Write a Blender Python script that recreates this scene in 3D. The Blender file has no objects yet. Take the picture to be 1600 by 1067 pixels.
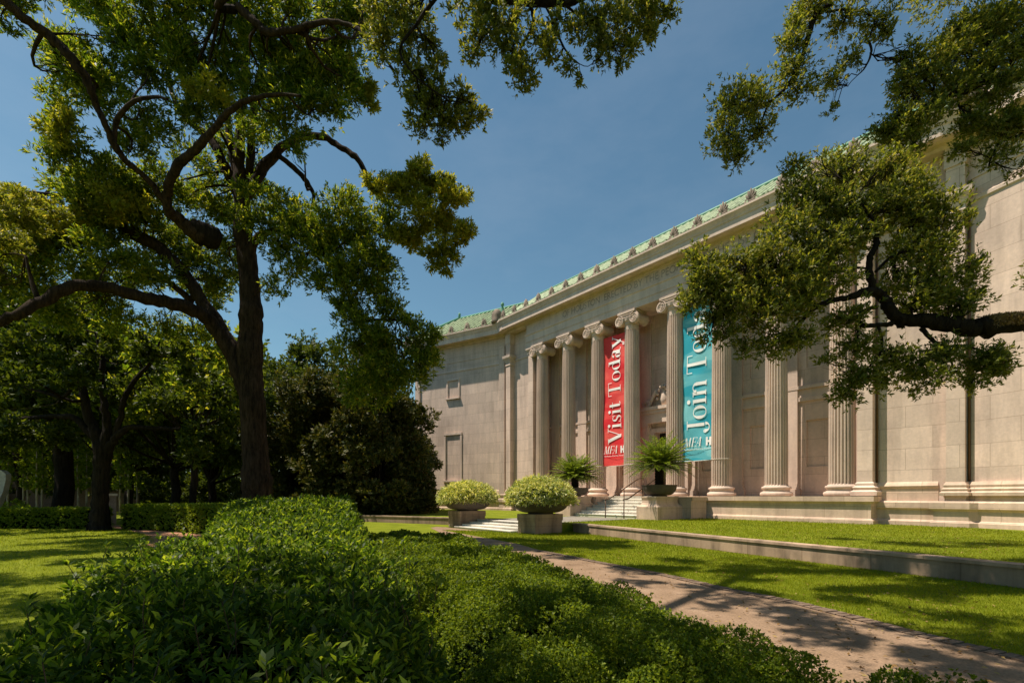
import bpy, math, random
import numpy as np
from mathutils import Vector

# ---------------------------------------------------------------- camera, sky, sun, exposure
scene = bpy.context.scene
R = math.radians
F = 770.0
AL = math.atan(605 / 770.0)
S = 2.82
CX, CY, CZ = 18.187, -25.126, 1.53
YH = 775.0
fw = np.array([-math.cos(AL), math.sin(AL)])
rt = np.array([fw[1], -fw[0]])
cam = bpy.data.objects.new('camera', bpy.data.cameras.new('camera'))
scene.collection.objects.link(cam)
cam.location = (CX, CY, CZ)
cam.rotation_euler = (R(90), 0, math.atan2(fw[1], fw[0]) - R(90))
cam.data.sensor_width = 36.0
cam.data.lens = 36.0 * F / 1600
cam.data.shift_y = (YH - 533.5) / 1600
cam.data.clip_end = 2000
scene.camera = cam

EL, AZ = R(65), R(38.5)
SUN_TO = (math.sin(AZ), math.cos(AZ))          # horizontal way the light travels
world = bpy.data.worlds.new('World'); scene.world = world; world.use_nodes = True
wn = world.node_tree.nodes; wl = world.node_tree.links
sky = wn.new('ShaderNodeTexSky'); sky.sky_type = 'NISHITA'; sky.sun_disc = False
sky.sun_elevation = EL; sky.sun_rotation = R(180) + AZ
sky.air_density = 1.15; sky.dust_density = 0.5; sky.ozone_density = 2.6
bg = wn['Background']; bg.inputs[1].default_value = 0.071
tcs = wn.new('ShaderNodeTexCoord'); cn = wn.new('ShaderNodeTexNoise'); cm = wn.new('ShaderNodeMapping'); cm.inputs['Scale'].default_value = (1, 1, 2.6)
cn.inputs['Scale'].default_value = 2.2; cn.inputs['Detail'].default_value = 8; cn.inputs['Roughness'].default_value = .6
cr = wn.new('ShaderNodeValToRGB'); cr.color_ramp.elements[0].position = .46; cr.color_ramp.elements[0].color = (0, 0, 0, 1); cr.color_ramp.elements[1].position = .85; cr.color_ramp.elements[1].color = (.10, .10, .10, 1)
wl.new(tcs.outputs['Generated'], cm.inputs[0]); wl.new(cm.outputs[0], cn.inputs['Vector']); wl.new(cn.outputs[0], cr.inputs[0])
cx_ = wn.new('ShaderNodeMix'); cx_.data_type = 'RGBA'; cx_.inputs[7].default_value = (7, 7.2, 7.6, 1); wl.new(cr.outputs[0], cx_.inputs[0])
tint = wn.new('ShaderNodeMix'); tint.data_type = 'RGBA'; tint.blend_type = 'MULTIPLY'; tint.inputs[0].default_value = 1
tint.inputs[7].default_value = (.70, .87, .79, 1)
wl.new(sky.outputs[0], tint.inputs[6]); wl.new(tint.outputs[2], cx_.inputs[6]); wl.new(cx_.outputs[2], bg.inputs[0])
sun = bpy.data.objects.new('sun', bpy.data.lights.new('sun', 'SUN'))
scene.collection.objects.link(sun)
sun.data.energy = 3.9; sun.data.angle = R(0.53); sun.data.color = (1.0, 0.9, 0.76)
sun.rotation_euler = Vector((-SUN_TO[0] * math.cos(EL), -SUN_TO[1] * math.cos(EL), math.sin(EL))).to_track_quat('Z', 'Y').to_euler()
scene.view_settings.view_transform = 'Standard'
scene.view_settings.look = 'None'
scene.view_settings.exposure = 0.85
scene.view_settings.gamma = 1.0
scene.cycles.max_bounces = 6
scene.cycles.transparent_max_bounces = 4
scene.cycles.use_denoising = True

rng = np.random.default_rng(7)
C = scene.collection

# ---------------------------------------------------------------- where things stand
def onz(u, v, z):
    a = (u - 800) / F; b = (YH - v) / F
    g = fw + a * rt; t = (z - CZ) / b
    return np.array([CX + g[0] * t, CY + g[1] * t, z])
def c2w(X, Z, z=0.0):
    return np.array([CX + fw[0] * Z + rt[0] * X, CY + fw[1] * Z + rt[1] * X, z])
def P3(u, v, Z):
    return c2w((u - 800) / F * Z, Z, CZ + (YH - v) / F * Z)

# ---------------------------------------------------------------- object helpers
def tag(o, label=None, cat=None, group=None, kind=None):
    if label: o['label'] = label
    if cat: o['category'] = cat
    if group: o['group'] = group
    if kind: o['kind'] = kind
    return o
def empty(name, loc=(0, 0, 0), rz=0.0):
    o = bpy.data.objects.new(name, None); C.objects.link(o)
    o.location = [float(c) for c in loc]; o.rotation_euler = (0, 0, rz); o.empty_display_size = 0.3
    return o
def link(me, name, mat, parent=None):
    o = bpy.data.objects.new(name, me); C.objects.link(o)
    if mat: me.materials.append(mat)
    if parent is not None: o.parent = parent
    return o
class MB:
    def __init__(s): s.v = []; s.f = []
    def add(s, vs, fs):
        b = len(s.v); s.v += [tuple(float(c) for c in p) for p in vs]
        s.f += [tuple(i + b for i in f) for f in fs]; return s
    def box(s, x0, x1, y0, y1, z0, z1):
        if x0 > x1: x0, x1 = x1, x0
        if y0 > y1: y0, y1 = y1, y0
        return s.add([(x0,y0,z0),(x1,y0,z0),(x1,y1,z0),(x0,y1,z0),(x0,y0,z1),(x1,y0,z1),(x1,y1,z1),(x0,y1,z1)],
                     [(0,3,2,1),(4,5,6,7),(0,1,5,4),(1,2,6,5),(2,3,7,6),(3,0,4,7)])
    def lathe(s, prof, n=32, c=(0,0,0), cap=True):
        vs = [(c[0]+r*math.cos(2*math.pi*k/n), c[1]+r*math.sin(2*math.pi*k/n), c[2]+z) for r, z in prof for k in range(n)]
        fs = [(j*n+k, j*n+(k+1)%n, (j+1)*n+(k+1)%n, (j+1)*n+k) for j in range(len(prof)-1) for k in range(n)]
        if cap: fs += [tuple(range(n))[::-1], tuple((len(prof)-1)*n+k for k in range(n))]
        return s.add(vs, fs)
    def sweep(s, path, prof, closed=False):
        """prof: list of (out, z); path: list of (x, y); out is to the right-hand side (outwards) of the path."""
        n = len(path); m = len(prof); vs = []
        for i, p in enumerate(path):
            p = np.array(p, float)
            a = np.array(path[i-1], float) if i > 0 else None
            b = np.array(path[i+1], float) if i < n-1 else None
            def nrm(d): d = d/np.linalg.norm(d); return np.array([d[1], -d[0]])
            if a is None: N = nrm(b-p); k = 1
            elif b is None: N = nrm(p-a); k = 1
            else:
                n1, n2 = nrm(p-a), nrm(b-p); N = n1+n2; N /= np.linalg.norm(N); k = 1/max(.3, N@n1)
            for o_, z in prof: q = p + N*k*o_; vs.append((q[0], q[1], z))
        fs = [(i*m+j, (i+1)*m+j, (i+1)*m+(j+1)%m, i*m+(j+1)%m) for i in range(n-1) for j in range(m)]
        fs += [tuple(range(m)), tuple((n-1)*m+j for j in range(m))[::-1]]
        return s.add(vs, fs)
    def tube(s, pts, rad, n=8, cap=True):
        pts = [np.array(p, float) for p in pts]; m = len(pts)
        if np.isscalar(rad): rad = [rad]*m
        ref = None; vs = []
        for i, p in enumerate(pts):
            d = pts[min(i+1, m-1)] - pts[max(i-1, 0)]; d /= (np.linalg.norm(d) + 1e-9)
            if ref is None:
                ref = np.array([0,0,1.0]) if abs(d[2]) < .9 else np.array([1.0,0,0])
            a = ref - d*(ref@d); a /= (np.linalg.norm(a)+1e-9); ref = a; b = np.cross(d, a)
            for k in range(n):
                t = 2*math.pi*k/n; vs.append(p + rad[i]*(math.cos(t)*a + math.sin(t)*b))
        fs = [(j*n+k, j*n+(k+1)%n, (j+1)*n+(k+1)%n, (j+1)*n+k) for j in range(m-1) for k in range(n)]
        if cap: fs += [tuple(range(n))[::-1], tuple((m-1)*n+k for k in range(n))]
        return s.add(vs, fs)
    def build(s, name, mat, parent=None, smooth=False, origin=None, sharp=None):
        me = bpy.data.meshes.new(name)
        o_ = np.array(origin if origin is not None else (0,0,0), float)
        V = np.array(s.v) - o_
        me.from_pydata(V.tolist(), [], s.f); me.update()
        # metric uv: along the wall and up
        uv = me.uv_layers.new(name='UVMap')
        W = np.array(s.v); dat = np.zeros((len(me.loops), 2))
        for p in me.polygons:
            nx, ny, nz = p.normal
            li = list(p.loop_indices); q = W[list(p.vertices)]
            if abs(nz) > .75: dat[li] = q[:, :2]
            else:
                h = math.hypot(nx, ny) or 1
                dat[li, 0] = q[:, 0]*(-ny/h) + q[:, 1]*(nx/h); dat[li, 1] = q[:, 2]
        uv.data.foreach_set('uv', dat.ravel())
        if smooth: me.polygons.foreach_set('use_smooth', [True]*len(me.polygons))
        ob = link(me, name, mat, parent)
        if origin is not None and parent is None: ob.location = tuple(float(c) for c in o_)
        if smooth and sharp: me.set_sharp_from_angle(angle=R(sharp))
        return ob

def quads(name, Q, mat, parent=None, smooth=False):
    """Q: (N,4,3) array -> one mesh"""
    N = len(Q); me = bpy.data.meshes.new(name)
    me.vertices.add(4*N); me.vertices.foreach_set('co', Q.astype(np.float32).ravel())
    me.loops.add(4*N); me.loops.foreach_set('vertex_index', np.arange(4*N, dtype=np.int32))
    me.polygons.add(N); me.polygons.foreach_set('loop_start', np.arange(0, 4*N, 4, dtype=np.int32))
    me.update(calc_edges=True)
    return link(me, name, mat, parent)

# ---------------------------------------------------------------- materials
def newmat(name):
    m = bpy.data.materials.new(name); m.use_nodes = True
    return m, m.node_tree.nodes, m.node_tree.links, m.node_tree.nodes['Principled BSDF']
def ramp(nd, stops):
    r = nd.new('ShaderNodeValToRGB'); e = r.color_ramp.elements
    while len(e) < len(stops): e.new(.5)
    for el, (p, c) in zip(e, stops): el.position = p; el.color = (*c, 1)
    return r
def noise(nd, lk, scale, detail=4, coord=None, rough=.55, stretch=None):
    n = nd.new('ShaderNodeTexNoise'); n.inputs['Scale'].default_value = scale
    n.inputs['Detail'].default_value = detail; n.inputs['Roughness'].default_value = rough
    if coord is not None:
        if stretch:
            mp = nd.new('ShaderNodeMapping'); mp.inputs['Scale'].default_value = stretch
            lk.new(coord, mp.inputs[0]); coord = mp.outputs[0]
        lk.new(coord, n.inputs['Vector'])
    return n
def mixc(nd, lk, fac, a, b, mode='MIX'):
    m = nd.new('ShaderNodeMix'); m.data_type = 'RGBA'; m.blend_type = mode
    for i, x in ((0, fac), (6, a), (7, b)):
        if hasattr(x, 'is_linked') or isinstance(x, bpy.types.NodeSocket): lk.new(x, m.inputs[i])
        elif i == 0: m.inputs[0].default_value = x
        else: m.inputs[i].default_value = (*x, 1)
    return m.outputs[2]
def bump(nd, lk, h, strength, dist, bsdf):
    b = nd.new('ShaderNodeBump'); b.inputs['Strength'].default_value = strength; b.inputs['Distance'].default_value = dist
    lk.new(h, b.inputs['Height']); lk.new(b.outputs[0], bsdf.inputs['Normal']); return b

def stone(name, base, joints=None, streak=.35, var=.14, rough=.85):
    m, nd, lk, bs = newmat(name)
    geo = nd.new('ShaderNodeNewGeometry'); pos = geo.outputs['Position']
    n1 = noise(nd, lk, .55, 5, pos); n2 = noise(nd, lk, 9, 6, pos, .65); n3 = noise(nd, lk, 1.3, 5, pos, .6, (1.6, 1.6, .22))
    b = np.array(base)
    r1 = ramp(nd, [(.3, b*(1-var)), (.52, b), (.75, np.minimum(1, b*(1+var)*np.array([1, .99, .96])))]); lk.new(n1.outputs[0], r1.inputs[0])
    col = r1.outputs[0]
    rs = ramp(nd, [(.35, (1-streak,)*3), (.55, (1, 1, 1))]); lk.new(n3.outputs[0], rs.inputs[0])
    col = mixc(nd, lk, .8, col, rs.outputs[0], 'MULTIPLY')
    rg = ramp(nd, [(.3, (.86, .86, .86)), (.7, (1.06, 1.05, 1.04))]); lk.new(n2.outputs[0], rg.inputs[0])
    col = mixc(nd, lk, .8, col, rg.outputs[0], 'MULTIPLY')
    hgt = n2.outputs[0]
    if joints:
        bw, bh, mort = joints
        uv = nd.new('ShaderNodeUVMap'); br = nd.new('ShaderNodeTexBrick')
        lk.new(uv.outputs[0], br.inputs['Vector'])
        br.inputs['Scale'].default_value = 1; br.inputs['Brick Width'].default_value = bw; br.inputs['Row Height'].default_value = bh
        br.inputs['Mortar Size'].default_value = mort; br.inputs['Mortar Smooth'].default_value = .3; br.inputs['Bias'].default_value = 0
        br.inputs['Color1'].default_value = (.89, .88, .87, 1); br.inputs['Color2'].default_value = (1.07, 1.06, 1.05, 1); br.inputs['Mortar'].default_value = (.66, .63, .6, 1)
        col = mixc(nd, lk, .9, col, br.outputs[0], 'MULTIPLY')
    lk.new(col, bs.inputs['Base Color']); bs.inputs['Roughness'].default_value = rough
    bs.inputs['Specular IOR Level'].default_value = .25
    bump(nd, lk, hgt, .25, .02, bs)
    return m
STONE = (.66, .51, .42)
M_wall = stone('limestone wall', STONE, (1.75, .87, .012), .24)
M_trim = stone('limestone trim', (.66, .515, .425), None, .22)
M_shaft = stone('limestone shaft', (.64, .495, .405), None, .24)
M_base = stone('limestone podium', (.63, .47, .36), (1.6, .55, .012), .28)
M_plinth = stone('weathered pedestal stone', (.42, .30, .215), (1.4, .32, .010), .6, .25)
M_step = stone('white marble steps', (.74, .70, .62), (2.2, .9, .008), .12, .08, .6)
M_retain = stone('retaining wall stone', (.38, .27, .19), (1.5, 2.0, .014), .6, .25)
M_anti = stone('dark carved stone', (.26, .20, .155), None, .6, .3)  # darker stone for antefixes and acroteria
M_bowl = stone('dark bowl stone', (.105, .085, .07), None, .4, .3)
M_pave = stone('landing paving', (.26, .235, .20), (1.2, .6, .012), .2)
M_cut = stone('incised letters', (.38, .31, .27), None)

def simple(name, col, rough=.6, metal=0.0, var=.15, scale=6, spec=.4):
    m, nd, lk, bs = newmat(name)
    geo = nd.new('ShaderNodeNewGeometry'); n = noise(nd, lk, scale, 5, geo.outputs['Position'])
    c = np.array(col); r = ramp(nd, [(.3, c*(1-var)), (.7, np.minimum(c*(1+var), 1))]); lk.new(n.outputs[0], r.inputs[0])
    lk.new(r.outputs[0], bs.inputs['Base Color']); bs.inputs['Roughness'].default_value = rough; bs.inputs['Metallic'].default_value = metal
    bs.inputs['Specular IOR Level'].default_value = spec
    return m
M_tile = simple('green glazed tile', (.17, .23, .11), .45, 0, .45, 3.0, .35)
M_rib = simple('pale green tile ribs', (.36, .41, .25), .4, 0, .35, 3.0, .4)
M_copper = simple('verdigris copper', (.10, .26, .17), .6)
M_bronze = simple('brown bronze', (.11, .065, .04), .45, .5)
M_dark = simple('dark doorway', (.012, .010, .009), .5)
M_rope = simple('pale strap', (.6, .56, .48), .7)
M_white = simple('white lettering', (.86, .84, .80), .7, 0, .04)
M_gapshade = simple('near black shrub gap shade', (.004, .008, .002), 1.0, 0, .4, 12, 0.0)  # near-black colour carrying the shade inside shrubs and hedges
M_farwall = simple('far pinkish wall', (.13, .08, .06), .9)
M_farpale = simple('pale rendered slab', (.45, .40, .36), .8)
M_pillar = stone('gate pillar brick', (.40, .28, .21), (.25, .08, .01))

def cloth(name, c1, c2):
    m, nd, lk, bs = newmat(name)
    geo = nd.new('ShaderNodeNewGeometry')
    n = noise(nd, lk, .9, 1, geo.outputs['Position'], .4, (.35, .35, 1.5))
    a, b = np.array(c1), np.array(c2)
    r = ramp(nd, [(.0, a), (.42, a), (.47, (a+b)/2), (.55, (a+b)/2), (.6, b)]); r.color_ramp.interpolation = 'EASE'
    lk.new(n.outputs[0], r.inputs[0]); lk.new(r.outputs[0], bs.inputs['Base Color']); bs.inputs['Roughness'].default_value = .8
    tr = nd.new('ShaderNodeBsdfTranslucent'); lk.new(r.outputs[0], tr.inputs[0]); mx = nd.new('ShaderNodeMixShader'); mx.inputs[0].default_value = .2
    lk.new(bs.outputs[0], mx.inputs[1]); lk.new(tr.outputs[0], mx.inputs[2]); lk.new(mx.outputs[0], nd['Material Output'].inputs[0])
    return m
M_red = cloth('red banner cloth', (.80, .02, .03), (.92, .11, .09))
M_teal = cloth('teal banner cloth', (.02, .40, .52), (.22, .62, .66))

def leafmat(name, cols, trans=.45, rough=.45, spec=.35, patch=None):
    m, nd, lk, bs = newmat(name)
    geo = nd.new('ShaderNodeNewGeometry')
    stops = [(i/(len(cols)-1), c) for i, c in enumerate(cols)]
    r = ramp(nd, stops); lk.new(geo.outputs['Random Per Island'], r.inputs[0]); col = r.outputs[0]
    n = noise(nd, lk, .7 if patch is None else patch, 3, geo.outputs['Position'])
    rr = ramp(nd, [(.3, (.72, .78, .8)), (.7, (1.25, 1.18, 1.0))]); lk.new(n.outputs[0], rr.inputs[0])
    col = mixc(nd, lk, .9, col, rr.outputs[0], 'MULTIPLY')
    lk.new(col, bs.inputs['Base Color']); bs.inputs['Roughness'].default_value = rough; bs.inputs['Specular IOR Level'].default_value = spec
    tr = nd.new('ShaderNodeBsdfTranslucent')
    br = mixc(nd, lk, 1.0, col, (1.9, 1.75, .7), 'MULTIPLY'); lk.new(br, tr.inputs[0])
    mx = nd.new('ShaderNodeMixShader'); mx.inputs[0].default_value = trans
    lk.new(bs.outputs[0], mx.inputs[1]); lk.new(tr.outputs[0], mx.inputs[2]); lk.new(mx.outputs[0], nd['Material Output'].inputs[0])
    return m
L_main = leafmat('broad tree leaves', [(.040, .075, .008), (.085, .14, .012), (.17, .22, .022), (.33, .32, .045)], .58, .5, .25)
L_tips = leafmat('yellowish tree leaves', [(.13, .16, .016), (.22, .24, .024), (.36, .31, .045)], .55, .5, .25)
L_oak = leafmat('live oak leaves', [(.055, .078, .012), (.105, .135, .018), (.18, .20, .032), (.28, .25, .08)], .5, .5, .3)
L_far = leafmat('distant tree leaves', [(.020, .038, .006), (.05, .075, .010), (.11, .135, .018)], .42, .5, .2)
L_mag = leafmat('magnolia leaves', [(.025, .038, .010), (.045, .06, .012), (.09, .09, .02), (.13, .11, .03)], .2, .55, .2)
L_azal = leafmat('azalea leaves', [(.020, .045, .006), (.042, .085, .009), (.10, .165, .014), (.27, .33, .04)], .5, .48, .22, 1.2)  # leaf tones spread wide: sun and shade contrast put into the colours
L_box = leafmat('boxwood leaves', [(.045, .08, .007), (.11, .165, .012), (.24, .29, .024)], .45, .5, .2, 1.5)
L_hedge = leafmat('clipped hedge leaves', [(.07, .12, .010), (.13, .19, .014), (.22, .26, .025)], .45, .5, .2)
L_mound = leafmat('pale yellow mound leaves', [(.14, .21, .05), (.32, .37, .11), (.54, .54, .23), (.68, .66, .42)], .35, .5, .3)
L_cycad = leafmat('cycad fronds', [(.05, .09, .012), (.11, .17, .02), (.24, .29, .04)], .35, .4, .35)
L_grass = leafmat('grass blades', [(.13, .175, .008), (.185, .23, .010), (.25, .27, .02)], .45, .6, .1, .5)

def bark(name, c1, c2):
    m, nd, lk, bs = newmat(name)
    geo = nd.new('ShaderNodeNewGeometry')
    n = noise(nd, lk, 7, 8, geo.outputs['Position'], .7, (1.6, 1.6, .3)); n2 = noise(nd, lk, 1.2, 3, geo.outputs['Position'])
    r = ramp(nd, [(.35, c1), (.62, c2)]); lk.new(n.outputs[0], r.inputs[0])
    rr = ramp(nd, [(.3, (.65, .65, .65)), (.7, (1.2, 1.15, 1.1))]); lk.new(n2.outputs[0], rr.inputs[0])
    lk.new(mixc(nd, lk, 1, r.outputs[0], rr.outputs[0], 'MULTIPLY'), bs.inputs['Base Color'])
    bs.inputs['Roughness'].default_value = .95; bs.inputs['Specular IOR Level'].default_value = .1
    bump(nd, lk, n.outputs[0], 1.0, .09, bs); return m
B_main = bark('furrowed brown bark', (.013, .009, .006), (.062, .040, .027))
B_oak = bark('dark oak bark', (.008, .006, .005), (.032, .024, .018))
B_pale = bark('pale young bark', (.22, .18, .15), (.42, .36, .31))
B_fern = bark('brown fern covered bark', (.07, .04, .02), (.24, .15, .085))

def ground_mat(name, stops, sc=1.2, fine=60, bumpd=.03, rough=.95):
    m, nd, lk, bs = newmat(name)
    geo = nd.new('ShaderNodeNewGeometry'); pos = geo.outputs['Position']
    n = noise(nd, lk, sc, 5, pos, .6); f = noise(nd, lk, fine, 4, pos, .7)
    r = ramp(nd, stops); lk.new(n.outputs[0], r.inputs[0])
    rr = ramp(nd, [(.3, (.6, .62, .6)), (.7, (1.3, 1.28, 1.2))]); lk.new(f.outputs[0], rr.inputs[0])
    lk.new(mixc(nd, lk, .9, r.outputs[0], rr.outputs[0], 'MULTIPLY'), bs.inputs['Base Color'])
    bs.inputs['Roughness'].default_value = rough; bs.inputs['Specular IOR Level'].default_value = .1
    bump(nd, lk, f.outputs[0], .8, bumpd, bs); return m
M_lawn = ground_mat('lawn turf', [(.3, (.12, .15, .010)), (.5, (.17, .20, .012)), (.72, (.22, .235, .020))])
M_walk = ground_mat('pinkish concrete walk', [(.25, (.15, .098, .066)), (.42, (.24, .16, .108)), (.6, (.29, .195, .135)), (.75, (.36, .255, .185))], 1.6, 45, .006, .9)
M_brick = ground_mat('brick path', [(.3, (.26, .12, .07)), (.6, (.42, .22, .14))], 3, 25, .01, .9)
M_edge = ground_mat('dark brick edging', [(.3, (.12, .085, .065)), (.7, (.24, .17, .13))], 9, 40, .01, .95)

# ================================================================= SETTING
def poly(name, pts, z, mat, kind='structure'):
    mb = MB(); mb.add([(p[0], p[1], z) for p in pts], [tuple(range(len(pts)))])
    a = sum(pts[i][0]*pts[(i+1) % len(pts)][1] - pts[(i+1) % len(pts)][0]*pts[i][1] for i in range(len(pts)))
    if a < 0: mb.f = [tuple(reversed(mb.f[0]))]
    return tag(mb.build(name, mat), kind=kind)
poly('lawn', [(-600, -600), (600, -600), (600, 600), (-600, 600)], 0, M_lawn)

# walk beside the boxwood
walk_r = [onz(*p, 0)[:2] for p in [(1700, 1052), (1600, 1027), (1450, 992), (1325, 960), (1250, 941), (1150, 922), (1040, 897.5), (935, 877.5), (845, 860), (806, 849)]]
walk_r = [c2w(6.6, 2.0)[:2]] + walk_r + [np.array([-1.2, -13.9]), np.array([0.6, -12.75])]
walk_l = [np.array([-3.1, -12.7]), np.array([-3.5, -12.9]), np.array([-3.0, -13.5])] + [c2w(*p)[:2] for p in [(-2.0, 17.2), (-.9, 14), (.2, 11.5), (1.1, 9), (1.55, 7), (1.9, 5.2), (2.3, 3.2), (2.6, 1.5)]]
poly('path', walk_r + walk_l, .006, M_walk)
# dark brick edging along the lawn side of the walk
mb = MB()
ed = [p for p in walk_r[1:10]]
for i in range(len(ed)-1):
    a, b = ed[i], ed[i+1]; d = (b-a)/np.linalg.norm(b-a); nrm = np.array([-d[1], d[0]])
    if nrm @ (np.array([6., -5]) - a) < 0: nrm = -nrm
    n = max(1, int(np.linalg.norm(b-a)/.11)); L = np.linalg.norm(b-a)/n
    for k in range(n):
        q = a + d*L*k; w = .2; g = .012; h = .018+.008*rng.random()
        c = [q + d*g, q + d*(L-g), q + d*(L-g) - nrm*w, q + d*g - nrm*w]
        mb.add([(*p, .007) for p in c] + [(*p, h) for p in c], [(0,1,2,3), (7,6,5,4), (0,4,5,1), (1,5,6,2), (2,6,7,3), (3,7,4,0)])
tag(mb.build('kerb', M_edge), kind='structure')
poly('brick_path', [onz(*p, 0)[:2] for p in [(150, 819.5), (225, 821), (330, 829), (420, 838), (420, 868), (260, 862), (225, 850), (236, 838), (200, 828)]], .006, M_brick)

# upper lawn: raised ground between the retaining walls and the building
RW = [np.array([3.34, -10.17]), np.array([11.35, -12.11]), np.array([19.4, -13.97]), np.array([40, -21.5])]
LW = [np.array([-3.34, -11.0]), np.array([-8.14, -12.85]), np.array([-13.5, -14.9])]
up = [(-3.34, -10.8), (3.34, -10.8)] + [tuple(p + np.array([-.05, .15])) for p in RW] + [(60, -20), (60, 60), (-70, 60), (-70, -26), (-30, -22.0)] + [tuple(p + np.array([.05, .15])) for p in LW[::-1]]
mb = MB(); n = len(up)
a = sum(up[i][0]*up[(i+1) % n][1] - up[(i+1) % n][0]*up[i][1] for i in range(n))
if a < 0: up = up[::-1]
mb.add([(*p, -.05) for p in up] + [(*p, .36) for p in up], [tuple(range(n, 2*n))] + [(i, (i+1) % n, n+(i+1) % n, n+i) for i in range(n)])
tag(mb.build('upper_lawn', M_lawn), kind='structure')
poly('landing', [(-2.3, -11.4), (2.3, -11.4), (2.3, -4.6), (-2.3, -4.6)], .366, M_pave)

def wallrun(name, pts, label, out=-1):
    e = empty(name, (*pts[0], 0)); tag(e, label, 'wall', 'low retaining walls')
    P_ = [tuple(p) for p in pts]
    if out < 0: P_ = P_[::-1]
    body = MB().sweep(P_, [(0, -.05), (0, .33), (-.30, .33), (-.30, -.05)]); body.build('wall_face', M_retain, e)
    cp = MB().sweep(P_, [(.035, .332), (.035, .392), (-.33, .392), (-.33, .332)]); cp.build('coping', M_plinth, e)
    for c in e.children: c.data.transform(__import__('mathutils').Matrix.Translation((-pts[0][0], -pts[0][1], 0)))
wallrun('retaining_wall', RW, 'long low stone retaining wall between the two lawns right of the planters', 1)
wallrun('retaining_wall', LW, 'short low stone retaining wall running left from the farther mounded planter', -1)

# ================================================================= MUSEUM
PT = 1.53       # podium top
COLH = 11.52
museum = empty('museum_building', (0, 0, 0))
tag(museum, 'pale limestone museum with eight fluted Ionic columns, green tiled roof and carved frieze', 'building')
C20, S20 = math.cos(R(20)), math.sin(R(20))
LWING, RWING = 10.1, 16.0
def wing_pt(side, s, off=0.0):   # point along a wing, off = outwards (towards the viewer)
    if side < 0: return (-14.4 - s*C20 + off*S20, -.05 - s*S20 - off*C20)
    return (14.2 + s*C20 - off*S20, -.0 - s*S20 - off*C20)
# one continuous outline, left to right (outwards = right-hand side of the path)
def face_path(o_main, o_wing, piers=False):
    return [wing_pt(-1, LWING, o_wing), wing_pt(-1, 0, o_wing), (-13.5, -.05), (13.5, -.05), wing_pt(1, 0, o_wing), wing_pt(1, RWING, o_wing)]

def frame_to(mb, fn):  # map (s, d, z) -> world
    mb.v = [fn(*p) for p in mb.v]; return mb
def grid_wall(mb, fn, s0, s1, z0, z1, holes, depth):
    """front wall with recessed panels; fn(s, d, z) with d outwards"""
    ss = sorted({s0, s1} | {h[k] for h in holes for k in (0, 1)}); zs = sorted({z0, z1} | {h[k] for h in holes for k in (2, 3)})
    for i in range(len(ss)-1):
        for j in range(len(zs)-1):
            a, b, c, d = ss[i], ss[i+1], zs[j], zs[j+1]
            if any(h[0] <= a and b <= h[1] and h[2] <= c and d <= h[3] for h in holes): continue
            mb.add([fn(a, 0, c), fn(b, 0, c), fn(b, 0, d), fn(a, 0, d)], [(0, 1, 2, 3)])
    for h in holes:
        a, b, c, d = h[:4]; q = -(h[4] if len(h) > 4 else depth)
        mb.add([fn(a,0,c), fn(b,0,c), fn(b,0,d), fn(a,0,d), fn(a,q,c), fn(b,q,c), fn(b,q,d), fn(a,q,d)],
               [(0,4,5,1), (1,5,6,2), (2,6,7,3), (3,7,4,0), (4,7,6,5)] if not (len(h) > 5) else [(0,4,5,1), (1,5,6,2), (2,6,7,3), (3,7,4,0)])
TOPW = 15.0
fL = lambda s, d, z: (*wing_pt(-1, s, d), z)
fR = lambda s, d, z: (*wing_pt(1, s, d), z)
YB = 1.5
fB = lambda s, d, z: (s, YB - d, z)
# walls
mb = MB(); grid_wall(mb, lambda s, d, z: fL(-s, d, z), -LWING, 0, .3, TOPW, [(-6.45, -4.95, 10.3, 11.85), (-6.75, -4.7, 2.95, 7.0)], .03)
mb.add([fL(LWING, 0, .3), fL(LWING, -16, .3), fL(LWING, -16, TOPW), fL(LWING, 0, TOPW)], [(0, 3, 2, 1)])
mb.add([(*wing_pt(-1, 0, 0), .3), (-14.4, .6, .3), (-14.4, .6, TOPW), (*wing_pt(-1, 0, 0), TOPW)], [(0, 1, 2, 3)])
mb.build('wing_wall', M_wall, museum)
mb = MB(); grid_wall(mb, fR, 0, RWING, .3, TOPW, [], .1); mb.build('wing_wall', M_wall, museum)
for sd in (-1, 1):
    a, b = sorted((sd*11.25, sd*14.4 if sd < 0 else sd*14.2))
    mb = MB().box(a, b, .10, .7, .3, TOPW); mb.build('recess_wall', M_wall, museum)
    a, b = sorted((sd*10.7, sd*11.25)); mb = MB().box(a, b, -.38, YB+.02, PT, 13.05)
    mb.build('pier', M_wall, museum)
    a, b = sorted((sd*13.6, sd*14.15)); mb = MB().box(a, b, -.35, .12, PT, 14.05)
    mb.build('corner_pilaster', M_wall, museum)
mb = MB()
for s in (.18,):   # end pilaster of the left wing wall
    mb.add([fL(s, 0, .3), fL(s+.55, 0, .3), fL(s+.55, .12, .3), fL(s, .12, .3), fL(s, 0, 14.05), fL(s+.55, 0, 14.05), fL(s+.55, .12, 14.05), fL(s, .12, 14.05)],
           [(0,1,2,3), (4,7,6,5), (0,4,5,1), (1,5,6,2), (2,6,7,3), (3,7,4,0)])
mb.build('corner_pilaster', M_wall, museum)
mb = MB()
mb.add([fL(LWING-.5, .13, .3), fL(LWING+.05, .13, .3), fL(LWING+.05, 0, .3), fL(LWING-.5, 0, .3), fL(LWING-.5, .13, 14.05), fL(LWING+.05, .13, 14.05), fL(LWING+.05, 0, 14.05), fL(LWING-.5, 0, 14.05)],
       [(0,1,2,3), (4,7,6,5), (0,4,5,1), (1,5,6,2), (2,6,7,3), (3,7,4,0)])
mb.build('corner_pilaster', M_wall, museum)
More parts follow.
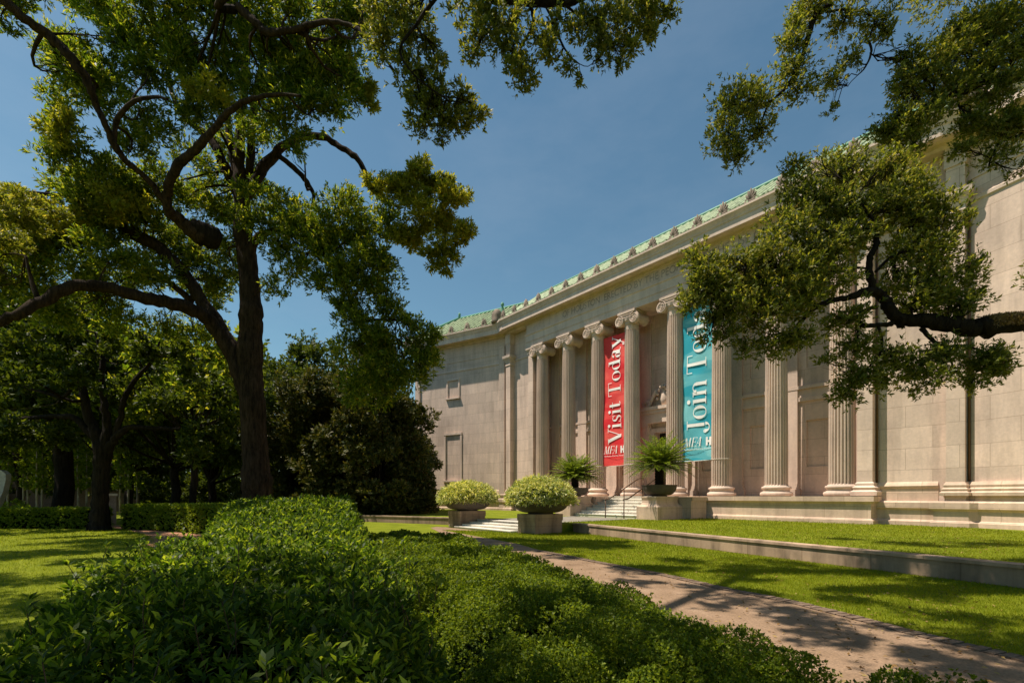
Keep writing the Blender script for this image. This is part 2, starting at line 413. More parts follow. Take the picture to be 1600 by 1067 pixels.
# portico back wall with the door and sunk panels
holes = [(-.85, .85, PT, 5.55, .5, 1)]
for k in (1.05, 2.05, 3.05):
    for sd in (-1, 1):
        c = sd*k*S
        holes += [(c-.62, c+.62, 3.0, 5.3, .10), (c-.62, c+.62, 7.9, 12.0, .08)]
mb = MB(); grid_wall(mb, fB, -10.75, 10.75, PT, 13.1, holes, .1); mb.build('portico_wall', M_wall, museum)
door = MB().box(-.85, .85, YB+.42, YB+.5, PT, 5.55).build('door', M_dark, museum)
MB().box(-.82, -.03, YB+.38, YB+.415, PT+.05, 4.4).build('door_leaf', M_bronze, door)
# string course, wall pilasters
for a, b in ((-10.7, -1.9), (1.9, 10.7)):
    mb = MB(); mb.box(a, b, YB-.10, YB+.05, 6.25, 6.45).box(a, b, YB-.16, YB+.05, 6.85, 7.02).box(a, b, YB-.05, YB+.05, 6.45, 6.85)
    mb.build('string_course', M_trim, museum)
wp = MB().box(-.42, .42, -.14, .02, PT+.62, 12.6).box(-.5, .5, -.2, .02, PT+.34, PT+.46).box(-.46, .46, -.17, .02, PT+.46, PT+.62).box(-.56, .56, -.24, .02, PT, PT+.34).box(-.5, .5, -.2, .02, 12.6, 13.04)
first = None
COLX = [sg*k*S for sg in (-1, 1) for k in (.55, 1.55, 2.55, 3.55)]
for x in COLX:
    if first is None: first = wp.build('wall_pilaster', M_trim, museum); o = first
    else: o = first.copy(); C.objects.link(o)
    o.location = (x, YB, 0)
# door surround
sur = MB()
for sg in (-1, 1):
    sur.box(sg*.86, sg*1.12, YB-.14, YB+.1, PT, 5.56).box(sg*1.25, sg*1.62, YB-.34, YB+.02, PT, 5.95).box(sg*1.2, sg*1.68, YB-.4, YB+.02, 5.95, 6.15)
sur.box(-1.12, 1.12, YB-.14, YB+.1, 5.56, 5.82).box(-1.7, 1.7, YB-.42, YB+.02, 6.15, 6.75).box(-1.85, 1.85, YB-.62, YB+.02, 6.95, 7.15).box(-1.78, 1.78, YB-.52, YB+.02, 6.75, 6.95)
sr = sur.build('door_surround', M_trim, museum)
# carved cartouche with scrolls above the door
sc = MB()
for sg in (-1, 1):
    pts = [(sg*(.55+.95*t), YB-.25, 7.2 + .95*(1-t)**1.5 + .12*math.sin(6*t)) for t in np.linspace(0, 1, 9)]
    sc.tube(pts, [.16-.07*t for t in np.linspace(0, 1, 9)], 8)
    a = np.linspace(0, 4.2*math.pi, 26)
    sc.tube([(sg*(1.45 + (.05+.016*t)*math.cos(t)), YB-.28, 7.45 + (.05+.016*t)*math.sin(t)) for t in a], .055, 6)
    for k in range(3):
        sc.lathe([(.02, 0), (.11-.02*k, .05), (.10-.02*k, .16), (.02, .26)], 8, (sg*(.95+.2*k), YB-.3, 7.5-.1*k))
sc.lathe([(.08, 0), (.26, .08), (.32, .4), (.24, .8), (.15, 1.0), (.19, 1.1), (.1, 1.3), (.02, 1.4)], 14, (0, YB-.22, 7.15))
for k in range(9):
    t = k/8*math.pi; sc.lathe([(.02, 0), (.10, .05), (.08, .14), (.02, .2)], 7, (.40*math.cos(t), YB-.5, 7.5+.75*math.sin(t)))
sc.build('carved_cartouche', M_trim, museum, True)

# podium: main platform, recesses, wings
def podprof(top): return [(0, .30), (.10, .30), (.10, .52), (.04, .58), (.0, .60), (.0, top-.32), (.06, top-.26), (.13, top-.22), (.13, top), (-.6, top), (-.6, .30)]
mb = MB()
mb.sweep([(-11.33, .1), (-11.33, -.85), (-2.4, -.85)], podprof(PT)); mb.sweep([(2.4, -.85), (11.33, -.85), (11.33, .1)], podprof(PT))
mb.box(-11.2, 11.2, -.72, YB+.5, .3, PT-.003); mb.box(-2.4, 2.4, -.95, -.72, .3, PT-.0)
mb.build('podium', M_base, museum)
for sd in (-1, 1):
    mb = MB()
    a, b = ((-13.4, -11.2) if sd < 0 else (11.2, 13.3))
    mb.sweep([(a, -.12), (b, -.12)], [(0, .30), (.10, .30), (.10, .52), (0, .60), (0, .98), (.1, 1.06), (.1, 1.28), (0, 1.34), (-.3, 1.34), (-.3, .30)])
    mb.sweep([(a, .1), (b, .1)], [(.02, 1.335), (.02, 1.85), (.07, 1.88), (.1, 1.95), (.05, 2.05), (0, 2.12), (-.2, 2.12), (-.2, 1.34)])
    mb.build('recess_base', M_base, museum)
mb = MB()
mb.sweep([wing_pt(-1, LWING, .02), wing_pt(-1, -.0, .02), (-14.3, -.42), (-13.35, -.42), (-13.35, .0)], [(0, .30), (.14, .30), (.14, .52), (.05, .60), (.05, .95), (.16, 1.05), (.16, 1.28), (.08, 1.34), (-.3, 1.34), (-.3, .30)])
mb.build('base_moulding', M_base, museum); mb = MB()
mb.sweep([(13.3, .0), (13.3, -.42), (14.25, -.42), wing_pt(1, .35, .10), wing_pt(1, RWING, .10)], [(0, .30), (.14, .30), (.14, .52), (.05, .60), (.05, .95), (.16, 1.05), (.16, 1.28), (.08, 1.34), (-.3, 1.34), (-.3, .30)])
mb.build('base_moulding', M_base, museum); mb = MB()
# base mouldings of the corner pilasters and wings
bp = [(0, 1.53), (.16, 1.55), (.17, 1.66), (.10, 1.72), (.12, 1.80), (.05, 1.86), (.07, 1.95), (.03, 2.02), (0, 2.08), (-.2, 2.08), (-.2, 1.53)]
bq = [(0, 1.34), (.03, 1.34), (.03, 1.53), (-.2, 1.53), (-.2, 1.34)]
for pth in ([(13.6, .1), (13.6, -.35), (14.15, -.35), wing_pt(1, .05, .10), wing_pt(1, RWING, .10)], [wing_pt(-1, LWING, 0), wing_pt(-1, .05, 0)], [(-14.15, .1), (-14.15, -.35), (-13.6, -.35), (-13.6, .1)]):
    mb = MB(); mb.sweep(pth, bp); mb.sweep(pth, bq); mb.build('base_moulding', M_base, museum)
for sd in (-1, 1):
    x = sd*10.975
    pth = [(x-.28, .3), (x-.28, -.38), (x+.28, -.38), (x+.28, .3)]
    MB().sweep(pth, [(0, 1.54), (.2, 1.56), (.22, 1.72), (.1, 1.80), (.15, 1.90), (.05, 1.98), (.06, 2.08), (0, 2.14), (-.1, 2.14), (-.1, 1.54)]).build('pilaster_base', M_trim, museum)
    MB().sweep(pth, [(0, 12.55), (.06, 12.6), (.03, 12.7), (.1, 12.8), (.16, 12.9), (.16, 13.045), (-.1, 13.045), (-.1, 12.55)]).build('pilaster_capital', M_trim, museum)
    x = sd*13.875
    MB().sweep([(x-.275, .1), (x-.275, -.35), (x+.275, -.35), (x+.275, .1)], [(0, 12.2), (.05, 12.25), (.02, 12.45), (.1, 12.7), (.22, 12.85), (.24, 13.05), (-.1, 13.05), (-.1, 12.2)]).build('pilaster_capital', M_trim, museum)
band = [(0, 12.55), (.06, 12.6), (.07, 12.72), (.0, 12.78), (-.1, 12.78), (-.1, 12.55)]
for sd, pts in ((1, [wing_pt(1, -.0, 0), wing_pt(1, RWING, 0)]), (-1, [wing_pt(-1, LWING, 0), wing_pt(-1, .0, 0)])):
    MB().sweep(pts, band).build('string_course', M_trim, museum)
    MB().sweep(pts, [(0, 13.42), (.05, 13.44), (.05, 13.50), (-.1, 13.5), (-.1, 13.42)]).build('string_course', M_trim, museum)
for a, b in ((-13.5, -11.3), (11.3, 13.5)):
    MB().sweep([(a, .1), (b, .1)], band).build('string_course', M_trim, museum)

# entablature over the colonnade
mb = MB()
mb.sweep([(-11.33, .6), (-11.33, -.52), (11.33, -.52), (11.33, .6)], [(0, 13.05), (0, 13.45), (.035, 13.45), (.035, 13.93), (.10, 13.98), (.10, 14.06), (-.9, 14.06), (-.9, 13.05)])
mb.box(-10.7, 10.7, -.2, YB+.5, 13.052, 13.3)
mb.build('architrave', M_trim, museum)
mb = MB()
mb.sweep([(-11.33, .6), (-11.33, -.5), (11.33, -.5), (11.33, .6)], [(0, 14.06), (0, 14.97), (-.9, 14.97), (-.9, 14.06)])
frieze = mb.build('frieze', M_trim, museum)
for sd in (-1, 1):   # corner blocks above the pilasters and the recess frieze
    a, b = sorted((sd*13.55, sd*14.2))
    MB().box(a, b, -.40, .1, 14.05, 14.97).build('frieze_block', M_trim, museum)
path = [wing_pt(-1, LWING+.02, 0), wing_pt(-1, 0, 0), (-14.3, -.36), (-13.55, -.36), (-13.5, -.1), (-11.45, -.1), (-11.40, -.5), (11.40, -.5), (11.45, -.1), (13.5, -.1), (13.55, -.36), wing_pt(1, .4, 0), wing_pt(1, RWING, 0)]
path = [wing_pt(-1, LWING+.02, -9), wing_pt(-1, LWING+.02, .05), wing_pt(-1, .15, .05), (-13.45, -.45), (13.45, -.45), wing_pt(1, .15, .05), wing_pt(1, RWING, .05)]
mb = MB().sweep(path, [(0, 14.80), (.12, 14.86), (.16, 15.0), (.26, 15.06), (.74, 15.0), (.76, 14.93), (.80, 14.93), (.80, 15.30), (.84, 15.34), (.88, 15.46), (.97, 15.6), (1.0, 15.62), (1.0, 15.72), (-.6, 15.72), (-.6, 14.80)])
mb.build('cornice', M_trim, museum)
# roof: eave line inwards, with tile ribs
def offs(path, d):
    out = []
    for i, p in enumerate(path):
        p = np.array(p, float)
        def nrm(q): q = q/np.linalg.norm(q); return np.array([q[1], -q[0]])
        if i == 0: N = nrm(np.array(path[1])-p); k = 1
        elif i == len(path)-1: N = nrm(p-np.array(path[i-1])); k = 1
        else:
            n1 = nrm(p-np.array(path[i-1])); n2 = nrm(np.array(path[i+1])-p); N = n1+n2; N /= np.linalg.norm(N); k = 1/(N@n1)
        out.append(p + N*k*d)
    return out
eave = offs(path, .86); ridge = offs(path, -2.9)
ZE, ZR = 15.75, 18.45
hipL = ridge[1]
roof = MB()
segs = [(eave[0], eave[1], ridge[0], hipL), (eave[1], eave[2], hipL, ridge[2]), (eave[2], eave[3], ridge[2], ridge[3]), (eave[3], eave[4], ridge[3], ridge[4]), (eave[4], eave[5], ridge[4], ridge[5]), (eave[5], eave[6], ridge[5], ridge[6])]
ribs = MB()
for a, b, c, d in segs:
    roof.add([(*a, ZE), (*b, ZE), (*d, ZR), (*c, ZR)], [(0, 1, 2, 3)])
    L = np.linalg.norm(b-a); t = (b-a)/L
    inw = np.array([-t[1], t[0]]); n = int(L/.46)+12
    for k in range(-12, n+12):
        q = a + t*(k+.5)*.46
        # clip the rib between the two hip/valley lines
        best = None
        lo, hi = 0.0, 1.0
        wdt = 3.76
        def inside(f):
            p = q + inw*wdt*f; pl = a + (c-a)*f; pr = b + (d-b)*f
            return (p-pl)@t >= -.01 and (pr-p)@t >= -.01
        fs = [f for f in np.linspace(0, 1, 33) if inside(f)]
        if len(fs) < 2: continue
        f0, f1 = fs[0], fs[-1]
        st = max(2, int((f1-f0)*9)+1)
        pts = []; rad = []
        for f in np.linspace(f0, f1, st):
            p = q + inw*wdt*f; pts.append((p[0], p[1], ZE + (ZR-ZE)*f + .03)); rad.append(.10)
        ribs.tube(pts, rad, 6)
        if f0 < .02 and (k % 1 == 0): ribs.lathe([(.01, 0), (.10, .02), (.10, .12), (.01, .16)], 6, (q[0]-inw[0]*.03, q[1]-inw[1]*.03, ZE-.03))
ro = roof.build('roof', M_tile, museum)
ribs.build('tile_ribs', M_rib, ro)
# hip and ridge caps
cap = MB()
cap.tube([(*eave[1], ZE+.1), (*hipL, ZR+.12)], .16, 8); cap.tube([(*eave[2], ZE+.1), (*ridge[2], ZR+.12)], .13, 8)
cap.tube([(*p, ZR+.1) for p in [ridge[0], hipL, ridge[2], ridge[3], ridge[4], ridge[5], ridge[6]]], .13, 8)
cap.lathe([(.05, 0), (.16, .1), (.1, .3), (.14, .42), (.02, .6)], 10, (*hipL, ZR+.1))
cap.build('ridge_cap', M_copper, ro, True)
# antefixes: little carved palmettes on the cornice edge
af = MB()
for k in range(-3, 4):
    a = k*.42; L = .62 - .04*abs(k)
    p0 = np.array([0, 0, .08]); d = np.array([math.sin(a)*.62, 0, math.cos(a)])
    af.tube([p0, p0 + d*L*.55, p0 + d*L], [.035, .085, .035], 6)
af.box(-.30, .30, -.1, .1, 0, .12)
for sg in (-1, 1): af.lathe([(.01, 0), (.08, .03), (.08, .12), (.01, .15)], 7, (sg*.17, 0, .1))
aft = af.build('antefix', M_anti, museum, True)
ae = offs(path, .84); used = False
spots = [(-13.3 + 1.42*k + .0, ae[3][1], 0) for k in range(0, 19)]
for sd in (-1, 1):
    A, B = (ae[1], ae[2]) if sd < 0 else (ae[5], ae[6])
    L = np.linalg.norm(B-A); t = (B-A)/L; nn = int(L/1.75)
    for k in range(nn+1):
        f = (k+.4)*1.75 if sd > 0 else L - (k+.75)*1.75
        if 0 < f < L: q = A + t*f; spots.append((q[0], q[1], math.atan2(t[1], t[0])))
for x, y, rz in spots:
    o = aft if not used else aft.copy()
    if used: C.objects.link(o)
    used = True; o.location = (x, y, 15.72); o.rotation_euler = (0, 0, rz)
# larger corner acroterion with a copper finial
mb = MB(); cx, cy = ae[2]
mb.lathe([(.1, 0), (.46, .02), (.5, .12), (.42, .3), (.46, .6), (.36, .95), (.18, 1.15), (.02, 1.2)], 10, (cx, cy, 15.72))
ac = mb.build('acroterion', M_anti, museum, True)
MB().lathe([(.16, 0), (.2, .1), (.17, .5), (.08, .8), (.14, .9), (.14, 1.05), (.02, 1.2)], 8, (cx-.3, cy+.8, 16.6)).build('finial', M_copper, ac, True)
cx, cy = ae[5]
MB().lathe([(.1, 0), (.46, .02), (.5, .12), (.42, .3), (.46, .6), (.36, .95), (.18, 1.15), (.02, 1.2)], 10, (cx, cy, 15.72)).build('acroterion', M_anti, museum, True)
# blind window frames on the left wing
def fbox(fn, a, b, d0, d1, z0, z1):
    vs = [fn(a,d0,z0), fn(b,d0,z0), fn(b,d1,z0), fn(a,d1,z0), fn(a,d0,z1), fn(b,d0,z1), fn(b,d1,z1), fn(a,d1,z1)]
    mb.add(vs, [(0,1,2,3), (7,6,5,4), (0,4,5,1), (1,5,6,2), (2,6,7,3), (3,7,4,0)])
for s0, s1, z0, z1, w in ((4.95, 6.45, 10.3, 11.85, .16), (4.7, 6.75, 2.95, 7.0, .2)):
    mb = MB(); fbox(fL, s0, s0+w, -.02, .07, z0, z1); fbox(fL, s1-w, s1, -.02, .07, z0, z1)
    fbox(fL, s0+.001, s1-.001, -.02, .09, z1, z1+w); fbox(fL, s0-.06, s1+.06, -.02, .18, z0-w*.7, z0)
    mb.build('blind_window_frame', M_trim, museum)
# brown tubes added to draw the shade of the returns at corner and pier
MB().tube([(14.22, -.06, 2.1), (14.22, -.06, 13.4)], .05, 8).build('shade_strip', M_bronze, museum, True)
MB().tube([(11.31, -.0, 2.1), (11.31, -.0, 13.4)], .045, 8).build('shade_strip', M_bronze, museum, True)
# carved inscription on the frieze
def text(body, size, mat, parent, loc, rot=(R(90), 0, 0), ext=.006, space=1.0, align='LEFT', shear=0, name='lettering', offset=0):
    cu = bpy.data.curves.new(name, 'FONT'); cu.body = body; cu.size = size; cu.extrude = ext; cu.space_character = space
    cu.align_x = align; cu.shear = shear; cu.offset = offset; cu.materials.append(mat)
    t = bpy.data.objects.new(name, cu); C.objects.link(t); bpy.context.view_layer.update()
    me = bpy.data.meshes.new_from_object(t.evaluated_get(bpy.context.evaluated_depsgraph_get())); bpy.data.objects.remove(t)
    me.materials.clear(); me.materials.append(mat); me.name = name
    o = bpy.data.objects.new(name, me); C.objects.link(o); o.parent = parent; o.location = loc; o.rotation_euler = rot
    return o
tx = text('OF HOUSTON  ERECTED BY THE PEOPLE FOR THE USE OF THE PEOPLE', .62, M_cut, frieze, (-7.3, -.504, 14.28), ext=.004)
bpy.context.view_layer.update()
w = tx.dimensions[0]
tx.scale = (17.4/max(w, .1), 1, 1)

# columns ---------------------------------------------------------
shaft = MB(); NF = 24; K = 6; zs = [0, .06, .14] + list(np.linspace(.5, 9.9, 9)) + [10.15, 10.2]
H0 = .52
for z in zs:
    t = z/10.2; r = .515 - .075*max(0, t-.15)**1.3/.85**1.3
    fl = 0 if z in (0, 10.2) else 1
    for k in range(NF):
        for j in range(K):
            a = 2*math.pi*(k + j/K)/NF; dd = (.0, .0, .055, .075, .055, .0)[j]*fl
            shaft.v.append(((r-dd)*math.cos(a), (r-dd)*math.sin(a), PT+H0+z))
M_ = NF*K
shaft.f += [(i*M_+k, i*M_+(k+1) % M_, (i+1)*M_+(k+1) % M_, (i+1)*M_+k) for i in range(len(zs)-1) for k in range(M_)]
shaft.lathe([(.47, 10.22+PT+H0-.02), (.49, 10.25+PT+H0-.02), (.49, 10.30+PT+H0-.02), (.46, 10.33+PT+H0-.02)], 32)
col0 = shaft.build('column', M_shaft, museum)
basem = MB().lathe([(.62, 0), (.71, .03), (.73, .10), (.71, .18), (.64, .21), (.60, .23), (.585, .29), (.60, .34), (.65, .36), (.66, .41), (.64, .46), (.56, .485), (.545, .52)], 40, (0, 0, PT))
basem.build('column_base', M_shaft, col0, True)
cp = MB(); ZT = 13.048
cp.lathe([(.44, ZT-1.12), (.45, ZT-1.0), (.44, ZT-.8), (.52, ZT-.62), (.60, ZT-.5), (.58, ZT-.4), (.5, ZT-.36)], 32)
cp.box(-.66, .66, -.62, .62, ZT-.14, ZT)
cp.box(-.60, .60, -.56, .56, ZT-.38, ZT-.14)
for sx in (-1, 1):
    # bolster: waisted roll running front to back
    n = 20; ys = [-.56, -.52, -.3, -.12, 0, .12, .3, .52, .56]; rr = [.34, .36, .30, .25, .235, .25, .30, .36, .34]
    cx, cz = sx*.56, ZT-.52
    vs = [(cx + r*math.cos(2*math.pi*k/n), y, cz + r*math.sin(2*math.pi*k/n)) for y, r in zip(ys, rr) for k in range(n)]
    fs = [(j*n+(k+1) % n, j*n+k, (j+1)*n+k, (j+1)*n+(k+1) % n) for j in range(len(ys)-1) for k in range(n)]
    fs += [tuple(range(n)), tuple((len(ys)-1)*n+k for k in range(n))[::-1]]
    cp.add(vs, fs)
    for yy in (-.575, .575):
        a = np.linspace(0, 4.6*math.pi, 44)
        cp.tube([(cx - sx*(.335 - .0185*t)*math.sin(t), yy, cz + (.335 - .0185*t)*math.cos(t)) for t in a], [.036 - .0012*t for t in a], 6)
        cp.tube([(cx, yy-.02, cz), (cx, yy+.02, cz)], .06, 8)
for yy in (-.575, .575):   # sagging channel between the volutes
    for zo in (.33, .16):
        cp.tube([(x, yy, ZT-.52+zo - .05*math.cos(x/.56*math.pi/2)) for x in np.linspace(-.56, .56, 9)], .034, 6)
for k in range(12):
    a = 2*math.pi*k/12; cp.lathe([(.01, 0), (.06, .03), (.06, .12), (.01, .15)], 6, (.56*math.cos(a), .56*math.sin(a), ZT-.64))
cp.build('capital', M_shaft, col0, True, sharp=50)
def copy_tree(o, parent=None):
    c = o.copy(); C.objects.link(c)
    if parent is not None: c.parent = parent
    for ch in list(o.children): copy_tree(ch, c)
    return c
kids = list(col0.children)
for i, x in enumerate(COLX):
    if i == 0: o = col0
    else:
        o = col0.copy(); C.objects.link(o)
        for ch in kids: d = ch.copy(); C.objects.link(d); d.parent = o
    o.location = (x, 0, 0)

# ================================================================= STAIRS, PEDESTALS, RAILS
mb = MB()
for k in range(7):
    z = .36 + .167*(k+1) if k < 6 else PT+.001
    mb.box(-2.36, 2.36, -4.25 + .5*k, -4.25+.5*(k+1)+.03 if k < 6 else -.98, .30, z-.03)
    mb.box(-2.36, 2.36, -4.285 + .5*k, -4.25+.5*(k+1)+.02 if k < 6 else -.98, z-.03, z)
st = mb.build('entrance_stairs', M_step, None, origin=(0, -4.25, .36))
tag(st, 'flight of white stone steps with brown handrails rising to the museum colonnade', 'stairs', 'white stone steps')
mb = MB()
for k in range(4):
    z = .095*(k+1)
    mb.box(-2.21, 2.21, -12.62 + .44*k, -12.62+.44*(k+1)+.03, -.02, z-.03).box(-2.21, 2.21, -12.65+.44*k, -12.62+.44*(k+1)+.02, z-.03, z+(.004 if k == 3 else 0))
st = mb.build('garden_steps', M_step, None, origin=(0, -12.6, 0))
tag(st, 'four low white stone steps between the two mounded planters on pedestals', 'stairs', 'white stone steps')

def rail(x, label):
    e = empty('handrail', (x, -4.55, .36)); tag(e, label, 'handrail', 'handrails on the entrance stairs')
    L = lambda y, z: (0, y+4.55, z-.36)
    MB().tube([L(-4.85, 1.36), L(-4.45, 1.40), L(-2.0, 2.52), L(-1.6, 2.58), L(-1.52, 2.55)], .035, 8).build('rail', M_bronze, e, True)
    for y, z0, z1 in ((-4.8, .36, 1.36), (-3.25, .86, 1.95), (-1.53, 1.35, 2.56)):
        MB().tube([L(y, z0), L(y, z1)], .028, 8).build('post', M_bronze, e, True)
rail(.45, 'left brown metal handrail on the entrance stairs, the farther of two')
rail(1.70, 'right brown metal handrail on the entrance stairs, the nearer of two')

def pedestal_low(x, label):
    e = empty('pedestal', (x, -11.55, 0)); tag(e, label, 'pedestal', 'pedestals flanking the garden steps')
    b = MB().box(-.55, .55, -.73, .74, 0, .53); b.build('plinth', M_plinth, e)
    b = MB().box(-.57, .57, -.76, .77, .532, .80); b.build('cap', M_plinth, e)
pedestal_low(-2.79, 'stained square stone pedestal left of the low garden steps, under the farther yellow mound')
pedestal_low(2.79, 'stained square stone pedestal right of the low garden steps, under the nearer yellow mound')
def pedestal_up(sd, label):
    x0, x1 = 2.375, 3.63; e = empty('pedestal', (sd*3.0, -3.6, .36)); tag(e, label, 'pedestal', 'pedestals flanking the entrance stairs')
    L = lambda mb: frame_to(mb, lambda x, y, z: (x - 3.0 if sd > 0 else 3.0 - x, y+3.6, z-.36))
    fix = (lambda mb: mb) if sd > 0 else (lambda mb: setattr(mb, 'f', [tuple(reversed(f)) for f in mb.f]) or mb)
    fix(L(MB().box(x0, x1, -4.64, -2.45, .34, 1.0))).build('plinth', M_base, e)
    m = MB(); zz = [1.001, 1.04, 1.1, 1.2, 1.32, 1.45, 1.52]; ins = [0.0, .05, .13, .19, .20, .16, .16]
    vs = []; fs = []
    for z, i in zip(zz, ins): vs += [(x0+i, -4.64+i, z), (x1-i, -4.64+i, z), (x1-i, -2.45-i, z), (x0+i, -2.45-i, z)]
    for j in range(len(zz)-1): fs += [(j*4+k, j*4+(k+1) % 4, j*4+4+(k+1) % 4, j*4+4+k) for k in range(4)]
    fs += [(0,3,2,1), (24,25,26,27)]
    m.add(vs, fs); fix(L(m)).build('die', M_base, e)
    fix(L(MB().box(x0+.001, x1+.45, -2.449, -.99, .34, 1.30))).build('cheek_block', M_base, e)
    fix(L(MB().box(x0+.001, x1+.5, -2.40, -.99, 1.30, 1.50))).build('cap', M_base, e)
pedestal_up(-1, 'pale stone pedestal left of the entrance stairs carrying the smaller looking cycad bowl')
pedestal_up(1, 'pale flared stone pedestal right of the entrance stairs carrying the nearer cycad bowl')

def bowl(loc, rim, h, foot, label, group):
    prof = [(foot, 0), (foot*1.02, .04*h), (foot*.98, .08*h)] + [(foot + (rim-foot)*math.sin(t*math.pi/2)**.9, h*(.08+.86*(1-math.cos(t*math.pi/2)))) for t in np.linspace(.08, 1, 9)] + [(rim+.03, h*.95), (rim+.03, h), (rim-.06, h), (rim-.1, h*.9), (.02, h*.88)]
    mb = MB().lathe(prof, 44); o = mb.build('bowl_planter', M_bowl, None, True, sharp=40); o.location = loc
    tag(o, label, 'planter', group); return o
bowl((-2.79, -11.52, .802), 1.2, .58, .52, 'wide dark stone bowl holding the farther yellow green mound', 'bowls beside the garden steps')
bowl((2.79, -11.52, .802), 1.2, .62, .52, 'wide dark stone bowl holding the nearer yellow green mound', 'bowls beside the garden steps')
bowl((-3.0, -3.6, 1.521), .80, .52, .36, 'dark stone bowl with the farther cycad, behind the nearer mounded planter', 'bowls beside the entrance stairs')
bowl((3.0, -3.6, 1.521), .86, .58, .38, 'dark stone bowl with the nearer cycad, right of the stairs', 'bowls beside the entrance stairs')

# ================================================================= FOLIAGE TOOLS
def unit(a): return a/np.maximum(np.linalg.norm(a, axis=-1, keepdims=True), 1e-9)
def leaves(base, dirs, L, W, fold=.18, normals=None):
    """kite-shaped leaves: (N,4,3)"""
    N = len(base); d = unit(dirs)
    r = rng.normal(size=(N, 3)) if normals is None else normals + .35*rng.normal(size=(N, 3))
    s = unit(np.cross(d, r)); n = np.cross(s, d)
    L = np.broadcast_to(L, (N,))[:, None]; W = np.broadcast_to(W, (N,))[:, None]
    tip = base + d*L - n*L*fold*.6
    mid = base + d*L*.5
    return np.stack([base, mid + s*W*.5 + n*L*fold*.2, tip, mid - s*W*.5 + n*L*fold*.2], 1)
def whorls(cent, axes, per, L, W, spread=.9, jitter=.25):
    """sprigs: per leaves round each centre fanning about axis"""
    N = len(cent); axes = unit(axes)
    base = np.repeat(cent, per, 0); ax = np.repeat(axes, per, 0)
    r = rng.normal(size=base.shape); side = unit(r - ax*(r*ax).sum(1, keepdims=True))
    sp = np.broadcast_to(spread, (N*per,))[:, None]*(.6+.8*rng.random((N*per, 1)))
    d = unit(ax + side*sp)
    Ls = (L if np.isscalar(L) else np.repeat(L, per))*(1 + jitter*(rng.random(N*per)*2-1))
    Wr = (W/L) if np.isscalar(L) else np.repeat(W/L, per)
    off = ax*((rng.random((N*per, 1))-.7)*Ls[:, None]*1.1)
    return leaves(base + off, d, Ls, Ls*Wr, normals=ax)
def bez(pts, per=5):
    """smooth a polyline of (x,y,z,r)"""
    P_ = np.array(pts, float)
    if len(P_) < 3: return P_
    out = []
    for i in range(len(P_)-1):
        p0 = P_[max(i-1, 0)]; p1 = P_[i]; p2 = P_[i+1]; p3 = P_[min(i+2, len(P_)-1)]
        for t in np.linspace(0, 1, per, endpoint=False):
            out.append(.5*((2*p1) + (-p0+p2)*t + (2*p0-5*p1+4*p2-p3)*t*t + (-p0+3*p1-3*p2+p3)*t**3))
    out.append(P_[-1]); return np.array(out)
def limb_px(pts, Zdef=None):
    """(u, v, width_px[, Z]) -> world polyline with radius"""
    out = []
    for p in pts:
        Z = p[3] if len(p) > 3 else Zdef
        q = P3(p[0], p[1], Z); out.append((*q, max(.004, p[2]/F*Z/2*.88)))
    return bez(out)
def put_limb(mb, L, n=9, wob=.07):
    a_ = rng.normal(size=len(L)); a_ = np.convolve(np.r_[a_[:1], a_, a_[-1:]], [.25, .5, .25], 'valid')
    r = L[:, 3]*(1 + wob*.9*a_)
    w = rng.normal(size=(len(L), 3))*np.minimum(L[:, 3:4]*.14, .022); w[0] = 0
    mb.tube(L[:, :3] + w, np.maximum(r, .003), n if r[0] > .05 else 5)
def twig(mb, a, b, r0, r1, n=6, sag=.12):
    a, b = np.array(a), np.array(b); L = np.linalg.norm(b-a); t = np.linspace(0, 1, n)[:, None]
    w = rng.normal(size=3)*L*sag; w2 = rng.normal(size=3)*L*sag*.5
    pts = a + (b-a)*t + w*np.sin(t*math.pi) + w2*np.sin(2*t*math.pi)
    rr = r0 + (r1-r0)*t[:, 0]; mb.tube(pts, rr, 5, False); return np.c_[pts, rr]
def clumped(center, rad, nsub, nspr, sub=.36, flat=.8):
    """sprig positions in sub-clumps within an ellipsoid"""
    sc = rng.normal(size=(nsub, 3)); sc = unit(sc)*(rng.random((nsub, 1))**.45)*.85*rad + center
    idx = rng.integers(0, nsub, nspr)
    q = unit(rng.normal(size=(nspr, 3)))*(rng.random((nspr, 1))**.4)
    sr = rad*sub*(.6+.8*rng.random((nsub, 1)))
    pos = sc[idx] + q*sr[idx]*np.array([1, 1, flat])
    ax = q + np.array([0, 0, .55]) + .4*(pos-center)/rad
    return sc, pos, ax

